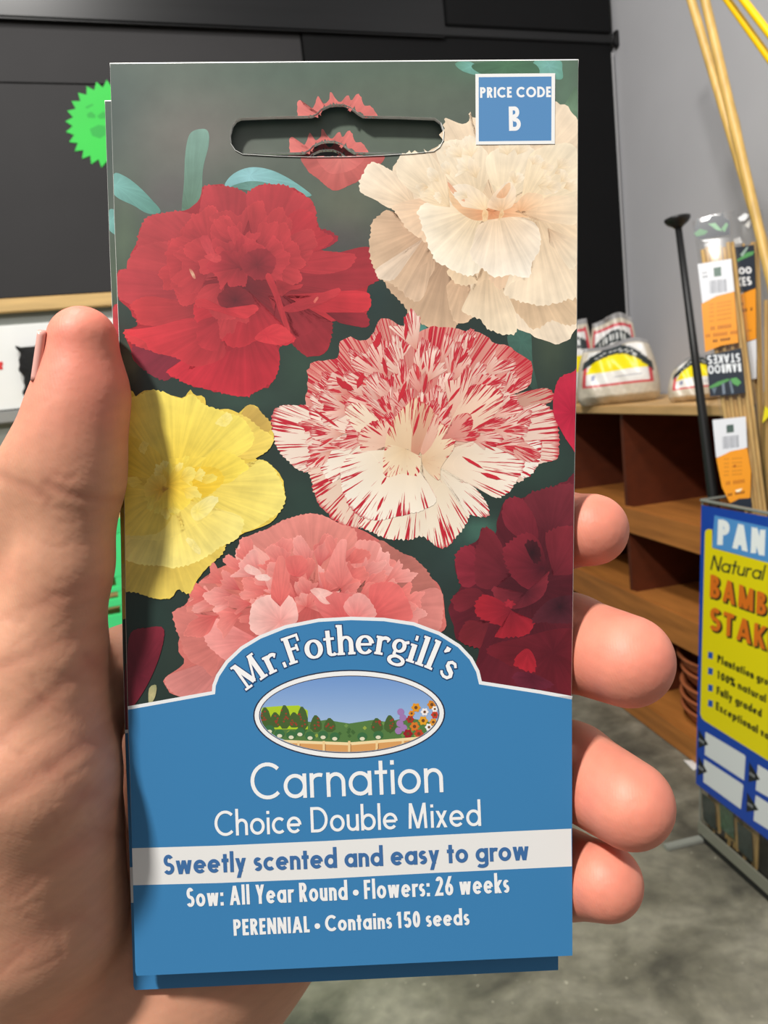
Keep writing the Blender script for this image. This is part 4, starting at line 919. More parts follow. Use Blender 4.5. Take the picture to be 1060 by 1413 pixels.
# smooth a little, then carve the skin folds
for it in range(3):
    acc = np.zeros_like(HV); cnt = np.zeros(len(HV))
    for i in range(4):
        a, b = HQ[:, i], HQ[:, (i+1) % 4]
        np.add.at(acc, a, HV[b]); np.add.at(cnt, a, 1); np.add.at(acc, b, HV[a]); np.add.at(cnt, b, 1)
    HV = HV*.5+.5*acc/cnt[:, None]
def normals(V, Q):
    n = np.cross(V[Q[:, 2]]-V[Q[:, 0]], V[Q[:, 3]]-V[Q[:, 1]]); o = np.zeros_like(V)
    for i in range(4): np.add.at(o, Q[:, i], n)
    return o/np.maximum(np.linalg.norm(o, axis=1), 1e-9)[:, None]
def sub(V, Q):
    """one linear split of every quad in four, then smoothing"""
    E = np.sort(np.vstack([Q[:, [i, (i+1) % 4]] for i in range(4)]), axis=1); key = E[:, 0].astype('i8')*len(V)+E[:, 1]
    u, inv = np.unique(key, return_inverse=True); ea = u//len(V); eb = u % len(V)
    n = len(V); m = len(Q); ev = n+inv.reshape(4, m).T; fc = n+len(u)+np.arange(m)
    V2 = np.vstack([V, (V[ea]+V[eb])/2, V[Q].mean(axis=1)])
    Q2 = np.vstack([np.stack([Q[:, i], ev[:, i], fc, ev[:, i-1]], 1) for i in range(4)])
    return V2, Q2
HV, HQ = sub(HV, HQ)
acc = np.zeros_like(HV); cnt = np.zeros(len(HV))
for i in range(4):
    a, b = HQ[:, i], HQ[:, (i+1) % 4]; np.add.at(acc, a, HV[b]); np.add.at(cnt, a, 1); np.add.at(acc, b, HV[a]); np.add.at(cnt, b, 1)
HV = HV*.5+.5*acc/cnt[:, None]
HN = normals(HV, HQ)
if HN[np.argmin(HV[:, 2])][2] > 0: HQ = HQ[:, ::-1]; HN = -HN
PXY = HV[:, :2]/HV[:, 2:]*F+[CX, CY]; front = HN[:, 2] < .2
FOLDS = [([(66, 668), (92, 681), (120, 688), (150, 691), (172, 690)], .35, 8), ([(-10, 652), (14, 664), (40, 672), (66, 690)], .28, 9), ([(66, 700), (110, 706), (150, 706)], .14, 7),
         ([(-20, 1040), (40, 985), (95, 940), (130, 912), (148, 900)], .35, 13), ([(-20, 1120), (40, 1080), (110, 1035), (150, 1010), (172, 985)], .32, 14), ([(-30, 930), (30, 910), (100, 880), (135, 868)], .25, 12),
         ([(20, 1230), (70, 1190), (120, 1160), (160, 1150)], .25, 16), ([(0, 1330), (60, 1290), (110, 1262)], .2, 16), ([(70, 1060), (110, 1090), (160, 1110)], .2, 14), ([(-20, 860), (40, 840), (100, 815), (140, 806)], .14, 9), ([(60, 1150), (100, 1110), (140, 1085), (172, 1070)], .22, 11), ([(120, 905), (150, 935), (175, 950)], .2, 12)]
rf = np.random.default_rng(9)
for i in range(34):                          # fine skin lines across the ball of the thumb and the palm
    x0, y0 = rf.uniform(-10, 150), rf.uniform(860, 1380); a = rf.choice([-.75, -.6, .5, 1.2])+rf.normal()*.18; L_ = rf.uniform(25, 80)
    FOLDS.append(([(x0, y0), (x0+math.cos(a)*L_*.5+rf.uniform(-4, 4), y0+math.sin(a)*L_*.5), (x0+math.cos(a)*L_, y0+math.sin(a)*L_+rf.uniform(-6, 6))], rf.uniform(.05, .12), rf.uniform(4.5, 7)))
for i in range(16):                          # short lines at the thumb joint
    x0, y0 = rf.uniform(0, 130), rf.uniform(640, 860); L_ = rf.uniform(18, 50); FOLDS.append(([(x0, y0), (x0+L_*.5, y0+L_*.1+3), (x0+L_, y0+L_*.16)], rf.uniform(.04, .09), rf.uniform(4, 6)))
disp = np.zeros(len(HV))
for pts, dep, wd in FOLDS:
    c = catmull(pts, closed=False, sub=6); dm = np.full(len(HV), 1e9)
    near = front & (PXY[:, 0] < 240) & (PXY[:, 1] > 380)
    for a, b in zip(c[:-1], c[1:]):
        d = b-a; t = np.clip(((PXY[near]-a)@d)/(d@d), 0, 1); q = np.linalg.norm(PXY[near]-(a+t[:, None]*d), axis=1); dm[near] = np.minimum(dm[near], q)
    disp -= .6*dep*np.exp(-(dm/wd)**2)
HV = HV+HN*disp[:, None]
# skin colour: pinker at the finger ends, darker and redder in the folds
pink = np.zeros(len(HV))
for p, r in [(thumb[0][0], 19), (thumb[1][0], 12), (fing[0][-1][0], 15), (fing[1][-1][0], 18), (fing[2][-1][0], 18), (fing[3][-1][0], 15)]:
    pink = np.maximum(pink, np.exp(-(np.linalg.norm(HV-p, axis=1)/r)**4)*(1 if r > 12 else .5))
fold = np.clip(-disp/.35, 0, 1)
def mottle(V, s, seed):
    r = np.random.default_rng(seed); o = np.zeros(len(V))
    for i in range(5): d = r.normal(size=3); d *= s*(1+.5*i)/np.linalg.norm(d); o += np.sin(V@d+r.uniform(0, 6.28))/(1+.4*i)
    return o/2.5
mo = mottle(HV, .35, 2)
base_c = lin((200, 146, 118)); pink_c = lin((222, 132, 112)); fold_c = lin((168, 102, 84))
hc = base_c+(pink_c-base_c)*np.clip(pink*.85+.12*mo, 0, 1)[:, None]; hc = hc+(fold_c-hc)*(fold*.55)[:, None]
hc *= (1+.05*mottle(HV, 1.1, 5))[:, None]
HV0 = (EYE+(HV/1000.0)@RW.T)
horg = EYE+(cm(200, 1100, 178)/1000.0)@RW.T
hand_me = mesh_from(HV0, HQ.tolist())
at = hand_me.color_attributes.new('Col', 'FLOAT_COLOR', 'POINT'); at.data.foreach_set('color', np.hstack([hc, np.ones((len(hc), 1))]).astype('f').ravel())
def skin_nodes(nt, b, tc):
    N = nt.nodes; L = nt.links
    b.inputs['Subsurface Weight'].default_value = .25; b.inputs['Subsurface Radius'].default_value = (1.0, .35, .2); b.inputs['Subsurface Scale'].default_value = .003
    # fine ridges and pores
    mp = N.new('ShaderNodeMapping'); mp.inputs['Rotation'].default_value = (.3, .2, .9); L.new(tc.outputs['Object'], mp.inputs['Vector'])
    wv = N.new('ShaderNodeTexWave'); wv.inputs['Scale'].default_value = 620; wv.inputs['Distortion'].default_value = 2.2; wv.inputs['Detail'].default_value = 1.5; wv.inputs['Detail Scale'].default_value = .25; L.new(mp.outputs[0], wv.inputs['Vector'])
    nz = N.new('ShaderNodeTexNoise'); nz.inputs['Scale'].default_value = 900; nz.inputs['Detail'].default_value = 3; L.new(tc.outputs['Object'], nz.inputs['Vector'])
    n2 = N.new('ShaderNodeTexNoise'); n2.inputs['Scale'].default_value = 160; n2.inputs['Detail'].default_value = 3; L.new(tc.outputs['Object'], n2.inputs['Vector'])
    ad = N.new('ShaderNodeMath'); ad.operation = 'MULTIPLY_ADD'; L.new(wv.outputs['Fac'], ad.inputs[0]); ad.inputs[1].default_value = .12; L.new(nz.outputs['Fac'], ad.inputs[2])
    a2 = N.new('ShaderNodeMath'); a2.operation = 'MULTIPLY_ADD'; L.new(n2.outputs['Fac'], a2.inputs[0]); a2.inputs[1].default_value = 1.2; L.new(ad.outputs[0], a2.inputs[2])
    bp = N.new('ShaderNodeBump'); bp.inputs['Strength'].default_value = .35; bp.inputs['Distance'].default_value = .00017; L.new(a2.outputs[0], bp.inputs['Height']); L.new(bp.outputs[0], b.inputs['Normal'])
m_skin = mat('skin', attr=True, rough=.52, spec=.38, extra=skin_nodes)
hand = solo('hand', hand_me, m_skin, horg, 'left hand with upright thumb, fingers curled behind the seed packets it holds', 'hand', smooth=True)
# thumbnail: a curved plate on the far left side of the thumb tip
m_nail = mat('nail', (222, 168, 156), rough=.3, spec=.5)
axis = cm(108, 530, 134)-cm(114, 466, 134); axis_n = axis/np.linalg.norm(axis)
out = np.array([-.86, 0, .5]); out -= axis_n*(out@axis_n); out /= np.linalg.norm(out); sidev = np.cross(axis_n, out)
p0 = cm(114.5, 458, 134); NV = []; NF = []; nu, nv = 12, 15; rb = 6.7
for L_ in (0, 1):
    for i in range(nu+1):
        u = i/nu
        for j in range(nv+1):
            a = (j/nv*2-1)*1.02
            rad = rb+(.5 if L_ == 0 else -.9)+.35*u; L2 = u*9.6+(1.2*(abs(j/nv*2-1)**2)*(1-u))
            NV.append(p0+axis_n*L2+out*math.cos(a)*rad+sidev*math.sin(a)*rad-axis_n*0)
S_ = (nu+1)*(nv+1)
for i in range(nu):
    for j in range(nv):
        a = i*(nv+1)+j; NF.append((a, a+1, a+nv+2, a+nv+1)); NF.append((S_+a, S_+a+nv+1, S_+a+nv+2, S_+a+1))
ed = [i*(nv+1) for i in range(nu+1)]
for a, b in zip(ed[:-1], ed[1:]): NF.append((a, b, S_+b, S_+a)); NF.append((a+nv, S_+a+nv, S_+b+nv, b+nv))
for j in range(nv): NF.append((j, S_+j, S_+j+1, j+1)); q = nu*(nv+1)+j; NF.append((q, q+1, S_+q+1, S_+q))
part('thumbnail', mesh_from(EYE+(np.array(NV)/1000)@RW.T, NF), m_nail, hand, 'smooth pink thumbnail', smooth=True)
# ------------------------------------------------------------------ the shop: floor and walls
def floor_nodes(nt, b, tc):
    N = nt.nodes; L = nt.links
    def noise(s, d, dist=0):
        n = N.new('ShaderNodeTexNoise'); n.inputs['Scale'].default_value = s; n.inputs['Detail'].default_value = d; n.inputs['Distortion'].default_value = dist; L.new(tc.outputs['Object'], n.inputs['Vector']); return n.outputs['Fac']
    r1 = N.new('ShaderNodeValToRGB'); L.new(noise(4.2, 8, .6), r1.inputs[0])
    r1.color_ramp.elements[0].position = .34; r1.color_ramp.elements[0].color = lin4((82, 79, 70)); r1.color_ramp.elements[1].position = .62; r1.color_ramp.elements[1].color = lin4((146, 141, 126))
    e = r1.color_ramp.elements.new(.47); e.color = lin4((116, 112, 98))
    r2 = N.new('ShaderNodeValToRGB'); L.new(noise(26, 6, .3), r2.inputs[0]); r2.color_ramp.elements[0].position = .35; r2.color_ramp.elements[0].color = (.8, .8, .8, 1); r2.color_ramp.elements[1].position = .68; r2.color_ramp.elements[1].color = (1.12, 1.12, 1.1, 1)
    r3 = N.new('ShaderNodeValToRGB'); L.new(noise(75, 2), r3.inputs[0]); r3.color_ramp.elements[0].position = .70; r3.color_ramp.elements[0].color = (0, 0, 0, 1); r3.color_ramp.elements[1].position = .77; r3.color_ramp.elements[1].color = (1, 1, 1, 1)
    m1 = N.new('ShaderNodeMix'); m1.data_type = 'RGBA'; m1.blend_type = 'MULTIPLY'; m1.inputs['Factor'].default_value = 1; L.new(r1.outputs[0], m1.inputs['A']); L.new(r2.outputs[0], m1.inputs['B'])
    m2 = N.new('ShaderNodeMix'); m2.data_type = 'RGBA'; L.new(r3.outputs[0], m2.inputs['Factor']); L.new(m1.outputs['Result'], m2.inputs['A']); m2.inputs['B'].default_value = lin4((176, 170, 152))
    L.new(m2.outputs['Result'], b.inputs['Base Color'])
m_floor = mat('worn_concrete', rough=.55, bump=(30, .15, .004), extra=floor_nodes)
m_wall = mat('grey_painted_wall', (188, 188, 192), rough=.7, noise=(3, .03, 4), bump=(60, .08, .003))
solo('floor', box((-3.2, -1.2, -.1), (1.75, 3.6, 0)), m_floor, (0, 0, 0), 'mottled worn concrete floor', kind='structure')
WX = 1.68
solo('wall_right', box((WX, -1.2, 0), (WX+.1, 3.6, 3.3)), m_wall, (WX, 1, 0), 'plain grey wall behind the stakes', kind='structure')
wa = math.atan(.138)
def wall_pt(x, z, off=0.0): return Vector((x, 2.77+.138*x-off, z))
WM = Matrix.Translation((0, 2.77, 0)) @ Matrix.Rotation(wa, 4, 'Z')     # local x along the back wall, -y towards the room
cw = math.cos(wa)
def wbox(x0, x1, z0, z1, t0, t1, bev=.002): return box((x0/cw, -t1, z0), (x1/cw, -t0, z1), bev, WM)
m_lowwall = mat('grey_green_wall', (128, 132, 126), rough=.7, noise=(4, .04, 3))
solo('wall_back', wbox(-3.2, 1.74, 0, 3.3, -.1, 0, 0), m_lowwall, (-.8, 2.7, 0), 'grey wall below the black boards', kind='structure')

# black boards
m_black = mat('black_board', (50, 49, 50), rough=.6, spec=.2, noise=(5, .05, 4))  # greyer than the black panel: sheen on this board put into its colour
m_black2 = mat('black_panel', (16, 16, 17), rough=.6, spec=.15, noise=(5, .06, 3))
m_rail = mat('black_rail', (17, 17, 18), rough=.3, noise=(12, .2, 4, (.2, .2, 3)))
m_pine = mat('pale_pine', (208, 172, 112), rough=.6, noise=(14, .16, 5, (.25, 1, 4)))
bb = thing('blackboard', wall_pt(-.6, 1.64), 'dark grey wall blackboard with pine bottom ledge behind the thumb', 'blackboard')
bb.location = wall_pt(-.6, 1.64)
part('board_panel', wbox(-2.6, .42, 1.655, 2.285, .004, .022, .001), m_black, bb)
part('board_panel', wbox(-2.6, .42, 2.289, 2.46, .004, .022, .001), m_black, bb)
part('top_rail', wbox(-2.6, .95, 2.46, 3.0, .0, .05, .006), m_rail, bb, 'glossy black rail')
part('ledge', wbox(-2.6, .42, 1.61, 1.652, .0, .03, .003), m_pine, bb, 'pale pine ledge')
bp = thing('black_partition', wall_pt(1.0, 1.2), 'tall black partition against the back wall beside the grey wall', 'partition')
part('sheet', wbox(.425, 1.655, 1.2, 2.475, .004, .03, .002), m_black2, bp)
part('top_panel', wbox(.955, 1.645, 2.50, 3.1, .004, .05, .004), m_black2, bp)
part('edge_trim', wbox(1.6555, 1.664, 1.2, 2.44, .004, .031, .001), mat('pale_edge', (176, 176, 178), rough=.5), bp, 'pale edge strip')
part('hinge_strip', wbox(.425, 1.66, 2.468, 2.502, .02, .04, .003), m_rail, bp)
bm = bmesh.new()
box_bm(bm, (1.66/cw, -.06, 2.45), (1.682/cw, -.035, 2.51), .004, WM)
part('bracket', bm_mesh(bm), m_rail, bp)
# green star sticker
star = Art(); sc = (151, 171)
def star_ring(r0, r1, n=26): return [(sc[0]+(r0 if i % 2 else r1)*math.cos(math.pi*i/n+.06), sc[1]+(r0 if i % 2 else r1)*math.sin(math.pi*i/n+.06)) for i in range(2*n)]
pts = star_ring(51, 61)
fr = [at_wall(x, y, .0245) for x, y in pts]; bk = [at_wall(x, y, .0235) for x, y in pts]; n = len(pts)
tr = tessellate_polygon([[Vector((p[0], p[1], 0)) for p in pts]])
m_green = mat('fluorescent_green_card', (34, 196, 62), rough=.55, noise=(6, .05, 2))
sti = solo('starburst_sticker', mesh_from(fr+bk, [tuple(t) for t in tr]+[tuple(n+i for i in t[::-1]) for t in tr]+[(i, (i+1) % n, n+(i+1) % n, n+i) for i in range(n)]), m_green, wall_pt(-.24, 2.18, .024), 'fluorescent green starburst card stuck on the blackboard', 'sticker')
mk = Art()
mk.poly([(120, 157), (126, 154), (132, 159), (131, 163), (121, 162)], (26, 166, 56)); mk.poly([(134, 160), (142, 154), (149, 156), (148, 163), (138, 164)], (26, 166, 56))
mk.poly([(124, 178), (136, 172), (146, 174), (146, 186), (138, 191), (127, 187)], (28, 168, 60)); mk.poly([(118, 147), (128, 143), (129, 145), (119, 150)], (26, 166, 56))
part('printed_marks', mk.build(lambda x, y, l: at_wall(x, y, .0247), 0, 0), mat('green_ink', attr=True, rough=.6), sti, 'faint darker green marks')
# left of the hand: white sign, rail, black pouch, bench and crate
m_white = mat('white_board', (236, 236, 234), rough=.5, noise=(9, .03, 3))
m_railg = mat('grey_rail', (140, 140, 138), rough=.5, noise=(10, .05, 3))
ws = thing('sign_board', wall_pt(-.7, 1.31), 'long white sign board on the grey wall behind the thumb', 'sign')
part('face', wbox(-2.4, .2, 1.312, 1.572, .0, .02, .002), m_white, ws)
m_redink = mat('red_ink', (214, 40, 40), rough=.6)
bm = bmesh.new(); box_bm(bm, (-.700/cw, -.0215, 1.438), (-.666/cw, -.02, 1.452), 0, WM); box_bm(bm, (-.675/cw, -.0215, 1.452), (-.663/cw, -.02, 1.462), 0, WM)
part('red_mark', bm_mesh(bm), m_redink, ws, 'small red printed mark')
solo('trim_1', wbox(-2.4, .2, 1.27, 1.309, .0, .03, .004), m_railg, wall_pt(-.7, 1.29), 'grey rail under the white sign', kind='structure')
# fuzzy black pouch
bm = bmesh.new(); bmesh.ops.create_grid(bm, x_segments=24, y_segments=36, size=1)
rr = np.random.default_rng(8)
V = []; Fq = []
gu, gv = 22, 34
for sd in (1, -1):
    for j in range(gv+1):
        for i in range(gu+1):
            u = i/gu*2-1; v = j/gv*2-1; e = (1-abs(u)**3.5)*(1-abs(v)**4)
            jag = 1+.07*math.sin(v*6.5+.6)+.035*math.sin(v*15+1)*abs(u)
            V.append(WM @ Vector((-.552+.068*u*jag, -.026-.028*sd*max(e, 0)**.5-.002*sd-.014, 1.425+.083*v+(.012*math.sin(u*3) if v > .9 else 0))))
bm.free(); S_ = (gu+1)*(gv+1)
for j in range(gv):
    for i in range(gu):
        a = j*(gu+1)+i; Fq.append((a, a+1, a+gu+2, a+gu+1)); Fq.append((S_+a, S_+a+gu+1, S_+a+gu+2, S_+a+1))
bd = [i for i in range(gu+1)]+[(j+1)*(gu+1)+gu for j in range(gv)]+[gv*(gu+1)+gu-1-i for i in range(gu)]+[(gv-1-j)*(gu+1) for j in range(gv-1)]
for a, b in zip(bd, bd[1:]+bd[:1]): Fq.append((a, S_+a, S_+b, b))
solo('fabric_pouch', mesh_from(V, Fq), mat('black_fabric', (14, 14, 15), rough=.85, bump=(90, .5, .01)), wall_pt(-.545, 1.42, .03), 'ragged black fabric pouch hanging on the white sign beside the thumb', 'pouch', smooth=True)
# bench seen in the gap between thumb and packet
bench = thing('timber_bench', wall_pt(-.5, 0, .3), 'low timber bench with white back board behind the thumb', 'bench')
part('back_board', wbox(-1.2, .35, .968, 1.11, .03, .05, .003), m_white, bench, 'white board')
part('top', wbox(-1.2, .35, .905, .968, .03, .34, .005), m_pine, bench)
for x in (-1.15, .30):
    for t in (.05, .28): part('leg', wbox(x, x+.05, 0, .905, t, t+.05, .003), m_pine, bench)
# green slotted crate in front of the bench
m_crate = mat('green_plastic', (70, 214, 128), rough=.45, noise=(8, .06, 2))
def frame_slots():
    """a crate wall with rows of long slots: slats, posts"""
    parts = []
    x0, x1 = -.98, .28; z0, z1 = .0, .965; t0, t1 = .715, .73
    zs = [(.0, .30), (.345, .40), (.45, .51), (.56, .62), (.67, .762), (.782, .803), (.819, .834), (.856, .965)]
    bm = bmesh.new()
    for a, b in zs: box_bm(bm, (x0/cw, -t1, a), (x1/cw, -t0, b), .002, WM)
    for xx in (-.98, -.765, -.595, -.425, -.255, -.085, .085, .22): box_bm(bm, (xx/cw, -t1+.001, z0), ((xx+.06)/cw, -t0-.001, z1), .002, WM)
    return bm_mesh(bm)
crate = thing('plastic_crate', wall_pt(-.4, .0, .55), 'bright green plastic crate with long slots below the bench', 'crate')
part('front_wall', frame_slots(), m_crate, crate)
part('side_wall', wbox(-.98, -.965, .0, .965, .415, .715, .002), m_crate, crate); part('side_wall', wbox(.265, .28, .0, .965, .415, .715, .002), m_crate, crate)
part('packing_board', wbox(-.95, .25, .02, .93, .66, .68, .002), m_pine, crate, 'tan board seen through the slots')
part('rear_wall', wbox(-.98, .28, .0, .965, .40, .415, .002), m_crate, crate)
# ------------------------------------------------------------------ wooden shelf unit along the right wall
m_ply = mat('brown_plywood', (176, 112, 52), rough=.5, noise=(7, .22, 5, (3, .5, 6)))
m_ply_in = mat('shaded_brown_board', (86, 34, 7), rough=.6, noise=(6, .15, 4, (3, .5, 5)))  # same boards inside the unit, their shade put into a darker brown
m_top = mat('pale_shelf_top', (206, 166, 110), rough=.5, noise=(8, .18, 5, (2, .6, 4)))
SX = 1.273; SY0, SY1 = 1.0, 2.90
zt = at_x(862, 559.5, SX)[2]; zt0 = at_x(862, 571, SX)[2]
z2a, z2b = at_x(869, 700.5, SX)[2], at_x(869, 736, SX)[2]; z3a, z3b = at_x(900, 830, SX)[2], at_x(900, 873, SX)[2]
sh = thing('shelf_unit', (1.46, 1.95, 0), 'brown wooden shelf unit with pale top carrying the sacks along the grey wall', 'shelf')
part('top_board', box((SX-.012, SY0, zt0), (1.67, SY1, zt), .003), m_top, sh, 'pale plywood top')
for a, b in ((z2a, z2b), (z3a, z3b)):
    s = part('shelf_board', box((SX+.02, SY0+.02, a-.03), (1.64, SY1-.02, a-.006), .002), m_ply, sh)
    part('front_lip', box((SX, SY0+.02, b), (SX+.02, SY1-.02, a), .004), m_ply, s)
part('base', box((SX, SY0+.02, 0), (1.64, SY1-.02, .085), .004), m_ply, sh)
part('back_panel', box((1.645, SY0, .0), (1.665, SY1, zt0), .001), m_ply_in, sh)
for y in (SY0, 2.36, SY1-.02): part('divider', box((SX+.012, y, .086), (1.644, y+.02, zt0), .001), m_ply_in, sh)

# saucers: stacked brown plant saucers at the foot of the shelf
m_terra = mat('terracotta_plastic', (172, 98, 60), rough=.5, noise=(9, .06, 2))
def saucer():
    prof = [(0, .006), (.145, .006), (.165, .03), (.172, .055), (.184, .058), (.186, .052), (.176, .048), (.170, .024), (.150, 0), (0, 0)]
    n = 56; V = []; Fq = []
    for r, z_ in prof:
        for k in range(n): V.append((r*math.cos(2*math.pi*k/n), r*math.sin(2*math.pi*k/n), z_))
    for i in range(len(prof)-1):
        for k in range(n): Fq.append((i*n+k, i*n+(k+1) % n, (i+1)*n+(k+1) % n, (i+1)*n+k))
    return mesh_from(V, Fq)
sa = solo('plant_saucer', saucer(), m_terra, (0, 0, 0), smooth=True)
SAUC = [('topmost', .0), ('second from the top', 0), ('middle', 0), ('second from the bottom', 0), ('lowest', 0)]
for i, (nm, _) in enumerate(SAUC):
    o = sa if i == 0 else sa.copy()
    if i: COL.objects.link(o)
    o.location = (1.478+.006*math.sin(i*2.1), 2.06+.01*math.cos(i*1.7), .086+.043*(len(SAUC)-1-i)); tag(o, 'terracotta brown plant saucer, %s of the stack on the lowest shelf' % nm, 'saucer', 'stacked plant saucers')

# sacks on the shelf top
def sack_col(style):
    def f(u, v, back):
        n = len(u); c = np.tile(lin((206, 196, 178)), (n, 1))*(1+.06*np.sin(u*31+v*17)*np.sin(v*43-u*11))[:, None]
        def put(mask, col): c[mask & ~back] = lin(col)
        arch = v-(.93-.22*(u+.1)**2*1.6)
        if style == 'full':
            put((np.abs(u+.0) < .82) & (v > .34) & (v < .98), (236, 234, 230))
            put((np.abs(np.abs(u)-.80) < .03) & (v > .34) & (v < .7), (206, 60, 70)); put((np.abs(v-.355) < .016) & (np.abs(u) < .82), (206, 60, 70))
            put((v > .57) & (v < .88-.12*u*u) & (np.abs(u) < .76-.55*(v-.57)), (250, 228, 0))
            put((np.abs(u) < .9) & (arch > -.07) & (arch < .085), (46, 54, 56))
            put((np.abs(u) < .62) & (arch > -.022) & (arch < .035) & (np.sin(u*44+v*30) > -.1) & (np.sin(v*150) > -.5), (214, 214, 210))
            put((np.abs(u+.52) < .12) & (v > .45) & (v < .54) & (np.sin(u*150) > -.2), (120, 130, 168))
            put((u > -.05) & (u < .6) & (v > .44) & (v < .55) & (np.sin(v*190) > .7), (176, 176, 182))
        else:
            a2 = v-(.80-.14*(u-.1)**2)
            put((np.abs(u) < .86) & (v > .2) & (v < .93), (234, 232, 230)); put((np.abs(u-.86) < .035) & (v > .2) & (v < .95), (206, 60, 76)); put((np.abs(u+.86) < .035) & (v > .2) & (v < .95), (206, 60, 76))
            put((np.abs(v-.92) < .014) & (np.abs(u) < .86), (206, 60, 76))
            put((np.abs(u) < .8) & (a2 > -.09) & (a2 < .06), (48, 56, 58)); put((np.abs(u) < .6) & (a2 > -.05) & (a2 < .03) & (np.sin(u*40) > -.15), (206, 208, 206))
            put((np.abs(u) < .7) & (v > .38) & (v < .60), (250, 228, 0))
        c[(v > 1.0)] = lin((150, 148, 148)); return c
    return f
m_sack = mat('plastic_sack', attr=True, rough=.35, spec=.5, bump=(40, .35, .006))
def sack(name, l, r, bot, top, x, style, label, seed, lean=.0, zbase=None, roll=0.0):
    c = at_x((l+r)/2, bot, x); dep = (RW.T @ (c-EYE))[2]; wd = (r-l)*dep/F; ht = (bot-top)*dep/F
    c[2] = zt+.001 if zbase is None else zbase
    nrm = EYE-c; nrm[2] = 0; nrm /= np.linalg.norm(nrm); side = np.cross([0, 0, 1.], nrm)      # side: to the right in view
    rg = np.random.default_rng(seed); nu, nv = 46, 56; V = []; U = []; W_ = []
    ph = rg.uniform(0, 6.28, 6)
    for sd in (1, -1):
        for j in range(nv+1):
            for i in range(nu+1):
                u = i/nu*2-1; v = j/nv*1.06
                hw = wd/2*(1.0-.20*v**1.5+.10*math.sin(min(v, 1)*3.1)*.6)*(1-.10*(1-min(v/.15, 1))**2)
                th = wd*.30*(max(0, 1-abs(u)**2.6))**.6*max(0, min((v+.04)/.2, 1))**.6*max(0, 1-(v/1.05)**2.6)**.8+.002
                wob = .012*math.sin(5*u+ph[0]+4*v)*math.sin(6*v+ph[1])*(.3+v)+.006*math.sin(13*u+ph[2]+9*v)
                z_ = ht*v+.010*math.sin(3*u+ph[3])*v**2-.012*abs(u)**3*v+roll*u*v*ht
                p = c+side*(u*hw)+nrm*(sd*th+(wob if sd > 0 else -wob)*.7*(1-abs(u)**6)-lean*v*ht)+np.array([0, 0, max(z_, 0)])
                V.append(p); U.append((u, v)); W_.append(sd < 0)
    S_ = (nu+1)*(nv+1); Fq = []
    for j in range(nv):
        for i in range(nu):
            a = j*(nu+1)+i; Fq.append((a, a+1, a+nu+2, a+nu+1)); Fq.append((S_+a, S_+a+nu+1, S_+a+nu+2, S_+a+1))
    bd = [i for i in range(nu+1)]+[(j+1)*(nu+1)+nu for j in range(nv)]+[nv*(nu+1)+nu-1-i for i in range(nu)]+[(nv-1-j)*(nu+1) for j in range(nv-1)]
    for a, b in zip(bd, bd[1:]+bd[:1]): Fq.append((a, S_+a, S_+b, b))
    me = mesh_from(V, Fq); U = np.array(U); cc = sack_col(style)(U[:, 0], U[:, 1], np.array(W_))
    at = me.color_attributes.new('Col', 'FLOAT_COLOR', 'POINT'); at.data.foreach_set('color', np.hstack([cc, np.ones((len(cc), 1))]).astype('f').ravel())
    return solo('sack', me, m_sack, tuple(c), label, 'sack', 'plastic sacks on the shelf top', smooth=True)
sack('sack', 800, 908, 556, 478, 1.345, 'full', 'slumped plastic sack with yellow and black label, nearest the packet on the shelf top', 1)
sack('sack', 818, 884, 552, 447, 1.50, 'arch', 'upright plastic sack with black arched label behind the slumped sack', 2, lean=-.05)
sack('sack', 748, 824, 554, 446, 1.335, 'arch', 'upright plastic sack half hidden by the right edge of the front packet', 3)
sack('sack', 926, 1010, 550, 496, 1.42, 'full', 'plastic sack behind the black rod', 5)

# ------------------------------------------------------------------ the stake display bin
BX = 1.06
m_acr = bpy.data.materials.new('clear_acrylic'); m_acr.use_nodes = True
nt = m_acr.node_tree; N = nt.nodes; N.remove(N['Principled BSDF']); tr_ = N.new('ShaderNodeBsdfTransparent'); tr_.inputs[0].default_value = (.95, .955, .95, 1)
gl = N.new('ShaderNodeBsdfGlossy'); gl.inputs['Roughness'].default_value = .08; mxs = N.new('ShaderNodeMixShader'); mxs.inputs[0].default_value = .08
nt.links.new(tr_.outputs[0], mxs.inputs[1]); nt.links.new(gl.outputs[0], mxs.inputs[2]); nt.links.new(mxs.outputs[0], N['Material Output'].inputs['Surface'])
m_film = m_acr.copy(); m_film.name = 'clear_film'; m_film.node_tree.nodes['Transparent BSDF'].inputs[0].default_value = (.97, .97, .965, 1); m_film.node_tree.nodes['Mix Shader'].inputs[0].default_value = .07; m_film.node_tree.nodes['Glossy BSDF'].inputs['Roughness'].default_value = .2
m_frame = mat('grey_metal_frame', (142, 144, 136), rough=.4, noise=(12, .05, 2))
m_dark = mat('black_base', (28, 28, 28), rough=.5)
binr = thing('display_bin', (1.15, 1.4, 0), 'clear display bin of stakes with blue and yellow sign on the concrete floor', 'display bin')
yb0, yb1 = 1.05, 1.677; RAKE = Matrix.Identity(4); RAKE[1][2] = -.082; ztop = at_x(968, 690, BX)[2]
part('front_panel', box((BX, yb0, .02), (BX+.004, yb1, ztop), M=RAKE), m_acr, binr); part('side_panel', box((BX+.004, yb1-.004, .02), (1.235, yb1, ztop), M=RAKE), m_acr, binr)
part('rear_panel', box((1.235, yb0, .02), (1.239, yb1, ztop), M=RAKE), m_acr, binr); part('side_panel', box((BX+.004, yb0, .02), (1.235, yb0+.004, ztop), M=RAKE), m_acr, binr)
part('base', box((BX-.002, yb0, 0), (1.24, yb1, .018), .003, M=RAKE), m_dark, binr, 'black base strip')
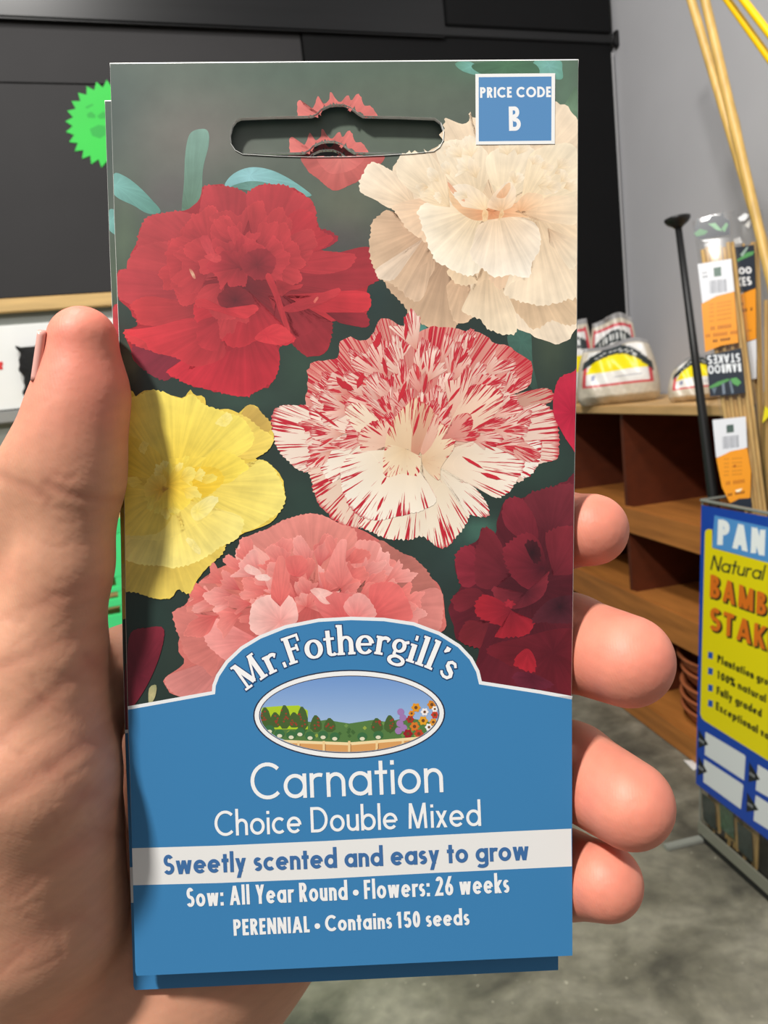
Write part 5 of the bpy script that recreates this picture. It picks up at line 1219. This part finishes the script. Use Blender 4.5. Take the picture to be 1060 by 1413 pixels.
for x, y in ((BX-.001, yb1-.004), (1.230, yb1-.004), (BX-.001, yb0), (1.230, yb0)): part('corner_post', box((x, y, .018), (x+.005, y+.005, ztop), .002, M=RAKE), m_frame, binr)
part('bottom_rail', box((BX-.004, yb0, .020), (BX, yb1, .055), .001, M=RAKE), mat('rail_floor_reflection', (128, 126, 114), rough=.35), binr)  # floor reflection in the clear plastic, put into an opaque grey
part('top_rail', box((BX-.004, yb0, ztop-.003), (BX+.004, yb1+.003, ztop+.003), .002, M=RAKE), m_frame, binr); part('top_rail', box((BX, yb1-.006, ztop-.003), (1.24, yb1+.003, ztop+.003), .002, M=RAKE), m_frame, binr)
part('foot_bar', box((.955, yb1-.022, 0), (BX, yb1, .012), .002, M=RAKE), m_frame, binr, 'grey metal foot bar')
CARD = Art(); cfn = lambda x, y, l: at_x(x, y, BX-.0062-l)
CARD.poly([(968, 697), (1060, 713), (1120, 723.5), (1120, 1206), (1059, 1158), (960.5, 1081)], (18, 66, 168))
CARD.poly([(973, 735), (974.5, 731.5), (978, 730), (983, 731), (983, 756), (1060, 776.5), (1112, 790), (1112, 1083), (1059, 1049), (973, 995), (969, 991.5), (966.5, 985)], (236, 216, 0))
CARD.poly([(986, 711), (1060, 727.5), (1112, 739), (1112, 790), (1060, 776.5), (983, 755)], (84, 148, 214))
def ctext(s, p0, p1, cap, wt, col, **k): text(CARD, s, p0, p1, cap, wt, col, upv=k.pop('upv', (.04*cap, -cap)), **k)
ctext('PAN', (990, 751), (1055, 767), 35, 7.6, (246, 248, 250), track=.12); ctext('D', (1062, 768.5), (1092, 775), 35, 9.5, (246, 248, 250))
ctext('Natural', (980, 786), (1053, 801), 22, 2.5, (40, 42, 30), slant=.22, track=.06, upv=(0, -21))
for off, c_, gw in (((2.2, 2.4), (52, 44, 20), 1.5), ((0, 0), (224, 112, 24), 0)):
    o = np.array(off); ctext('BAMBOO', np.array((979.5, 823))+o, np.array((1109, 869))+o, 31, 5.6, c_, grow=gw, track=.12, X=.66); ctext('STAKES', np.array((978.5, 868))+o, np.array((1092, 910))+o, 32, 5.6, c_, grow=gw, track=.12)
for y0 in (899, 921, 944, 965.5): CARD.poly([(977.5, y0), (984, y0+1.6), (983.5, y0+10.5), (977, y0+9)], (34, 84, 176))
for s, p0, p1 in (('Plantation grown', (990, 914), (1074, 953)), ('100% natural', (990, 936), (1057, 970)), ('Fully graded', (989, 957.5), (1051, 990)), ('Exceptional value', (988, 979), (1076, 1030))):
    ctext(s, p0, p1, 11, 2.4, (52, 50, 16), track=.1, X=.68)
for q in ([(973.7,1009.7),(1027,1041.5),(1029,1044),(1027,1077),(972.7,1041.4)], [(971.7,1047.3),(1024,1081.5),(1026,1084),(1022.5,1116.6),(970.7,1079)], [(1046,1055),(1100,1088),(1098,1122),(1043,1090)], [(1043,1097),(1098,1132),(1094,1166),(1040,1132)]): CARD.poly(q, (222, 222, 226))
for q in ([(964,1006),(977.6,1027.5),(964,1032)], [(964,1043),(976,1065),(963,1070)], [(1034,1051),(1049,1076),(1033,1079)], [(1031,1093),(1047,1118),(1030,1120)]):
    CARD.poly(q, (28, 30, 36)); a = np.mean(q, axis=0)
    for dx in (-3.2, -.6, 2.0): CARD.poly([(a[0]+dx-.8, a[1]+dx*.7-1.5), (a[0]+dx+.9, a[1]+dx*.7-.5), (a[0]+dx+.7, a[1]+dx*.7+3.4), (a[0]+dx-1, a[1]+dx*.7+2.6)], (150, 150, 156))
m_card = mat('printed_card', attr=True, rough=.45)
cardb = part('sign_card', mesh_from([at_x(x, y, BX-.005) for x, y in [(968, 697), (1120, 723.5), (1120, 1206), (960.5, 1081)]]+[at_x(x, y, BX-.0061) for x, y in [(968, 697), (1120, 723.5), (1120, 1206), (960.5, 1081)]], [(0, 1, 2, 3), (7, 6, 5, 4), (0, 4, 5, 1), (1, 5, 6, 2), (2, 6, 7, 3), (3, 7, 4, 0)]), mat('blue_card', (18, 66, 168), rough=.45), binr, 'blue and yellow printed sign card')
part('lettering', CARD.build(cfn, 1e-5, 4e-6), m_card, cardb, 'white, orange and black printed words on yellow and blue')

# ------------------------------------------------------------------ stakes in the bin
m_bam = mat('bamboo', (206, 168, 104), rough=.5, noise=(30, .18, 4, (3, 3, .4)))
m_bam2 = mat('tall_bamboo', (204, 166, 92), rough=.45, noise=(24, .2, 4, (3, 3, .3)))
m_lab = mat('printed_film_and_glints', attr=True, rough=.3)
def pack(xw, top, bot, wtop, wbot, label, draw, nst, seed, clipz=.025):
    """a clear sleeve of bamboo stakes leaning in the bin, axis through two frame pixels"""
    a = at_x(top[0], top[1], xw); b = at_x(bot[0], bot[1], xw); ax = (b-a)/np.linalg.norm(b-a)
    e = a+ax*((clipz-a[2])/ax[2])
    vd = (a+b)/2-EYE; vd /= np.linalg.norm(vd); wv = np.cross(ax, vd); wv /= np.linalg.norm(wv)
    if RW.T[0] @ wv < 0: wv = -wv
    nn = np.cross(wv, ax); nn /= np.linalg.norm(nn)
    if nn @ vd > 0: nn = -nn                              # towards the viewer
    da = (RW.T @ (a-EYE))[2]; db = (RW.T @ (b-EYE))[2]; w0 = wtop*da/F; w1 = wbot*db/F; Lb = np.linalg.norm(b-a); Le = np.linalg.norm(e-a)
    wid = lambda t: w0+(w1-w0)*min(t/Lb, 1.0)
    r = thing('bamboo_stake_pack', tuple(e), label, 'stake pack', 'packs of bamboo stakes')
    # sleeve
    V = []; Fq = []; m_ = 16; ns = 40; rg = np.random.default_rng(seed)
    for j in range(ns+1):
        t = -.012+(Le+.0)*j/ns; wj = wid(max(t, 0))/2; dj = .016*(1 if j > 2 else (.35, .6, .85)[j])
        for k in range(m_):
            q = 2*math.pi*k/m_; cx, sx = math.cos(q), math.sin(q)
            V.append(a+ax*t+wv*(wj*np.sign(cx)*abs(cx)**.6*(1+.03*math.sin(j*1.7+k)))+nn*(dj*np.sign(sx)*abs(sx)**.6+.0015*math.sin(j*2.3+k*1.9)))
    for j in range(ns):
        for k in range(m_): Fq.append((j*m_+k, j*m_+(k+1) % m_, (j+1)*m_+(k+1) % m_, (j+1)*m_+k))
    part('sleeve', mesh_from(V, Fq), m_film, r, 'clear plastic film', smooth=True)
    for k in range(nst):
        f = (k+.5)/nst*2-1; rad = min(.0052, w1/nst*.48); z0 = .05+rg.uniform(0, .015)
        p = lambda t: a+ax*t+wv*(f*(wid(t)/2-.008))+nn*(.004*(-1)**k)
        part('stake', tube([p(z0), p(Le*.5), p(Le-.006)], [rad*rg.uniform(.8, 1), rad, rad], 8), m_bam, r)
    L = Art(); draw(L)
    def fn(x, y, l):
        d = ray(x, y); q = a+nn*(.0185+l); t = ((q-EYE)@nn)/(d@nn); return EYE+d*t
    part('label_print', L.build(fn, 1e-5, 8e-6), m_lab, r, 'white, orange and black printed label with painted film highlights')
    return r
def zz(x0, y0, s, pts): return [(x0+x/s, y0+y/s) for x, y in pts]
ORG, BLK, WHI, LEA = (236, 152, 34), (34, 42, 54), (222, 224, 230), (92, 158, 90)
def bars(L, p, q, h, n, col, slant):
    for i in range(n):
        t0 = i/n; t1 = t0+(.3+.4*((i*7) % 5)/5)/n; a = np.array(p)+(np.array(q)-np.array(p))*t0; b = np.array(p)+(np.array(q)-np.array(p))*t1
        L.poly([a, b, b+np.array([slant, h]), a+np.array([slant, h])], col)
def lines(L, rows, col):
    for (x0, y0), (x1, y1), h in rows:
        n = max(2, int((x1-x0)/3.2))
        for i in range(n):
            if (i*5) % 7 == 3: continue
            a = np.array((x0, y0))+np.array((x1-x0, y1-y0))*i/n; b = a+np.array((x1-x0, y1-y0))/n*.72; L.poly([a, b, b+np.array([.1, h]), a+np.array([.1, h])], col)
def draw1(L):
    g = lambda *p: zz(940, 270, 6.14, p); k = lambda *p: zz(940, 480, 5.883, p)
    L.poly(g((105,330),(140,180),(160,225),(230,205),(260,165),(335,170),(350,130),(370,190),(410,210),(415,330),(300,345),(200,365),(150,370)), BLK)
    L.poly(g((110,320),(160,280),(230,300),(200,330),(130,345)), (70, 128, 82)); L.poly(g((230,240),(290,230),(350,300),(300,290),(260,260)), (120, 170, 128)); L.poly(g((340,280),(380,230),(400,240),(370,310)), (96, 150, 104)); L.poly(g((170,378),(240,368),(300,364),(295,376),(195,388)), (236, 238, 240))  # last patch: a highlight on the film, painted near white
    L.poly(g((140,580),(425,535),(452,810),(180,912)), WHI); L.poly(g((275,612),(338,602),(342,680),(280,688)), (92, 116, 106)); bars(L, g((240,722))[0], g((388,704))[0], 17.5, 14, (112, 116, 128), 1.0)
    lines(L, [(g((180,650))[0], g((245,640))[0], 2), (g((185,680))[0], g((250,668))[0], 3)], (150, 152, 158))
    L.poly(g((172,917),(300,850),(450,812),(485,1245),(340,1270),(205,1325)), ORG)
    lines(L, [(g((240,y))[0], g((430,y-32))[0], 1.6) for y in (920, 950, 985, 1020, 1060)], (196, 122, 34)); lines(L, [(g((250,1110))[0], g((430,1085))[0], 5), (g((210,1175))[0], g((480,1140))[0], 4.5)], (190, 112, 30)); lines(L, [(g((270,1222))[0], g((420,1200))[0], 3.4)], (110, 60, 20))
    L.poly(k((200,62),(490,0),(522,365),(420,380),(235,395)), BLK)
    text(L, 'STAKES', k((478,42))[0], k((212,62))[0], 12.2, 2.1, (232, 236, 240), track=.1, upv=(1.0, 12.2)); text(L, 'BAMBOO', k((484,122))[0], k((216,142))[0], 12.0, 2.1, (232, 236, 240), track=.1, upv=(1.0, 12.0))
    L.poly(k((228,315),(300,275),(380,250),(400,260),(300,310),(240,330)), (84, 150, 84)); L.poly(k((400,250),(450,240),(490,280),(460,310),(420,290)), (92, 160, 92)); L.poly(k((330,300),(350,280),(360,370),(340,380)), (120, 132, 146)); L.poly(k((390,270),(405,265),(430,365),(410,372)), (110, 124, 138)); L.poly(k((250,330),(290,320),(270,380)), (98, 112, 126))
    L.poly(k((255,585),(525,558),(537,808),(285,892)), WHI); L.poly(k((368,628),(426,620),(430,684),(370,692)), (78, 96, 90)); bars(L, k((335,722))[0], k((472,706))[0], 17, 14, (112, 116, 128), .6)
    L.poly(k((286,896),(400,840),(537,812),(568,1000),(562,1215),(395,1258),(332,1130)), ORG); lines(L, [(k((350,y))[0], k((500,y-12))[0], 1.6) for y in (900, 935, 965, 1000, 1030)], (196, 122, 34)); lines(L, [(k((365,1085))[0], k((520,1065))[0], 5)], (190, 112, 30)); lines(L, [(k((380,1185))[0], k((520,1160))[0], 3.2)], (120, 66, 22))
    L.poly(k((440,945),(420,965),(445,970)), (150, 60, 20)); L.poly(k((400,1262),(470,1225),(570,1218),(575,1300),(400,1310)), BLK)
    L.poly(k((440,1155),(500,1140),(480,1165),(450,1172)), (255, 244, 210))
def draw2(L):
    g = lambda *p: zz(940, 270, 6.14, p); k = lambda *p: zz(940, 480, 5.883, p)
    L.poly(g((480,190),(540,150),(585,160),(540,210),(500,215)), (236, 238, 240)); L.poly(g((440,370),(500,350),(520,400),(460,410)), (200, 200, 200)); L.poly(g((540,250),(600,180),(610,200),(570,280)), (206, 204, 200))  # pale patches: highlights on the clear film crimp, painted in
    L.poly(g((455,437),(620,415),(632,780),(490,828)), BLK); L.poly(g((470,545),(560,480),(620,470),(610,500),(520,540),(480,560)), (84, 150, 88)); L.poly(g((500,500),(560,430),(570,440),(520,520)), (150, 170, 160))
    text(L, 'BOO', g((456,672))[0], g((600,658))[0], 9.5, 2.3, (236, 238, 240), track=.08); text(L, 'KES', g((474,770))[0], g((600,756))[0], 12, 2.5, (236, 238, 240), track=.08)
    L.poly(g((490,842),(632,785),(637,1212),(500,1252)), ORG); lines(L, [(g((495,910))[0], g((530,905))[0], 3.2), (g((520,960))[0], g((610,945))[0], 4.5)], (140, 76, 20)); lines(L, [(g((500,1150))[0], g((600,1130))[0], 3)], (190, 112, 30))
    L.poly(g((502,1262),(637,1216),(640,1390),(530,1420)), WHI); L.poly(k((505,20),(610,0),(612,248),(530,260)), WHI)
    L.poly(k((545,478),(606,455),(606,772),(552,785)), BLK); L.poly(k((548,520),(600,480),(604,500),(552,535)), (84, 150, 88)); L.poly(k((560,620),(580,615),(580,740),(560,760)), (226, 228, 232)); L.poly(k((552,795),(608,782),(612,1190),(580,1240),(556,1100)), ORG)
def draw3(L):
    L.poly([(1056, 560), (1062, 566), (1062, 574), (1052, 584)], (240, 226, 40))
pack(1.125, (985.5, 305), (1036, 695), 54, 46, 'front sleeve of short bamboo stakes with upside-down lettering and two orange labels', draw1, 8, 1)
pack(1.192, (1035, 300), (1046, 690), 32, 28, 'second sleeve of bamboo stakes, behind and right of the front sleeve', draw2, 6, 2)
pack(1.214, (1064, 380), (1066, 690), 26, 26, 'narrow sleeve of bamboo stakes at the right edge of the bin', draw3, 4, 3)

def short_pack(y, x, h, label, seed, green):
    r = thing('bamboo_stake_pack', (x, y, .022), label, 'stake pack', 'packs of bamboo stakes'); rg = np.random.default_rng(seed)
    V = []; Fq = []; m_ = 16; ns = 14
    for j in range(ns+1):
        z_ = .022+h*j/ns
        for k in range(m_):
            q = 2*math.pi*k/m_; cx, sx = math.cos(q), math.sin(q); s_ = .55 if j == 0 else 1
            V.append((x+.015*s_*np.sign(sx)*abs(sx)**.6, y-.082*z_+.03*np.sign(cx)*abs(cx)**.6*(1+.04*math.sin(j*1.9+k)), z_))
    for j in range(ns):
        for k in range(m_): Fq.append((j*m_+k, j*m_+(k+1) % m_, (j+1)*m_+(k+1) % m_, (j+1)*m_+k))
    part('sleeve', mesh_from(V, Fq), m_film, r, 'clear plastic film', smooth=True)
    for k in range(5):
        f = (k-2)*.0105; z0 = .03+rg.uniform(0, .03); part('stake', tube([(x, y+f-.082*z0, z0), (x, y+f-.082*h, h)], [.0046, .0048], 8), m_bam, r)
    z1 = .10+rg.uniform(-.03, .03); y1 = y-.082*z1
    part('label_print', box((x-.0165, y1-.026, z1-.035), (x-.0155, y1+.026, z1+.04)), mat('dark_leaf_print', (40, 56, 58) if not green else (66, 98, 76), rough=.3, noise=(60, .5, 3)), r, 'dark leaf-patterned label')
short_pack(1.645, 1.082, .70, 'short bamboo stake pack at the left corner of the bin, seen below the sign', 1, False)
short_pack(1.575, 1.083, .72, 'short bamboo stake pack second from the left corner of the bin, below the sign', 2, True)
short_pack(1.505, 1.082, .70, 'short bamboo stake pack third from the left corner of the bin, below the sign', 3, False)
def pole(name, x0, top, x1, bot, r0, r1, m, label, cat, group, nodes=True):
    a = at_x(top[0], top[1], x0); b = at_x(bot[0], bot[1], x1); ax = (b-a)/np.linalg.norm(b-a); Le = np.linalg.norm(b-a)
    a2 = a-ax*.35; Lt = (0.03-a2[2])/ax[2]; pts = []; rr_ = []; n = 60
    for i in range(n+1):
        t = Lt*i/n; pts.append(a2+ax*t); k = (r0+(r1-r0)*i/n); s = (t/.21) % 1
        rr_.append(k*(1+(.16 if nodes and (s < .05) else 0)))
    return solo(name, tube(pts, rr_, 14), m, tuple(pts[-1]), label, cat, group, smooth=True)
pole('bamboo_pole', 1.14, (954, 0), 1.14, (1034, 270), .0095, .0105, m_bam2, 'tall bamboo pole leaning in the bin, the left one of the pair', 'pole', 'tall bamboo poles')
pole('bamboo_pole', 1.116, (973, 0), 1.116, (1060, 370), .0095, .0105, m_bam2, 'tall bamboo pole leaning in the bin, the right one of the pair', 'pole', 'tall bamboo poles')
m_yel = mat('yellow_plastic', (250, 200, 0), rough=.35)
pole('garden_stake', 1.095, (1004, 0), 1.095, (1060, 78), .0068, .0068, m_yel, 'yellow plastic garden stake at the top right, the lower of the two', 'garden stake', 'yellow garden stakes', False)
pole('garden_stake', 1.07, (1026, 0), 1.07, (1060, 44), .0068, .0068, m_yel, 'yellow plastic garden stake at the top right, the upper of the two', 'garden stake', 'yellow garden stakes', False)
# black rod with a dished head
m_rod = mat('black_plastic', (20, 20, 21), rough=.45)
a = at_x(936, 312, 1.156); b = at_x(985, 690, 1.156); ax = (b-a)/np.linalg.norm(b-a); e = a+ax*((.03-a[2])/ax[2]); dd = (RW.T @ (a-EYE))[2]/F
rod = thing('plastic_rod', tuple(e), 'black plastic rod with dished mushroom head standing in the bin', 'rod')
part('shaft', tube([a, a+(b-a)*.5, b, e], [4.6*dd, 5.6*dd, 7.5*dd, 7.5*dd], 14), m_rod, rod, smooth=True)
hx = np.array(a); ups = -ax; ups = ups+RW.T[0]*.0
tl = np.array(RW[:, 0])*-.05+np.array([0, 0, 1.0]); tl = ups*.8+tl*.3; tl /= np.linalg.norm(tl)
part('head', tube([hx-tl*3*dd, hx, hx+tl*4*dd, hx+tl*8*dd, hx+tl*11*dd, hx+tl*11.5*dd], [5*dd, 8*dd, 14*dd, 17*dd, 17.5*dd, 16*dd], 24), m_rod, rod, smooth=True)
# a paper scrap on the floor by the shelf
c = at_z(954, 1056, .001); 
solo('paper_scrap', mesh_from([c+np.array(q) for q in [(-.012, -.03, 0), (.014, -.026, .002), (.018, .02, .001), (-.006, .032, .003), (-.012, -.03, .001), (.014, -.026, .003), (.018, .02, .002), (-.006, .032, .004)]], [(0, 1, 2, 3), (7, 6, 5, 4), (0, 4, 5, 1), (1, 5, 6, 2), (2, 6, 7, 3), (3, 7, 4, 0)]), m_white, tuple(c), 'small white paper scrap on the concrete floor beside the shelf base', 'paper scrap')
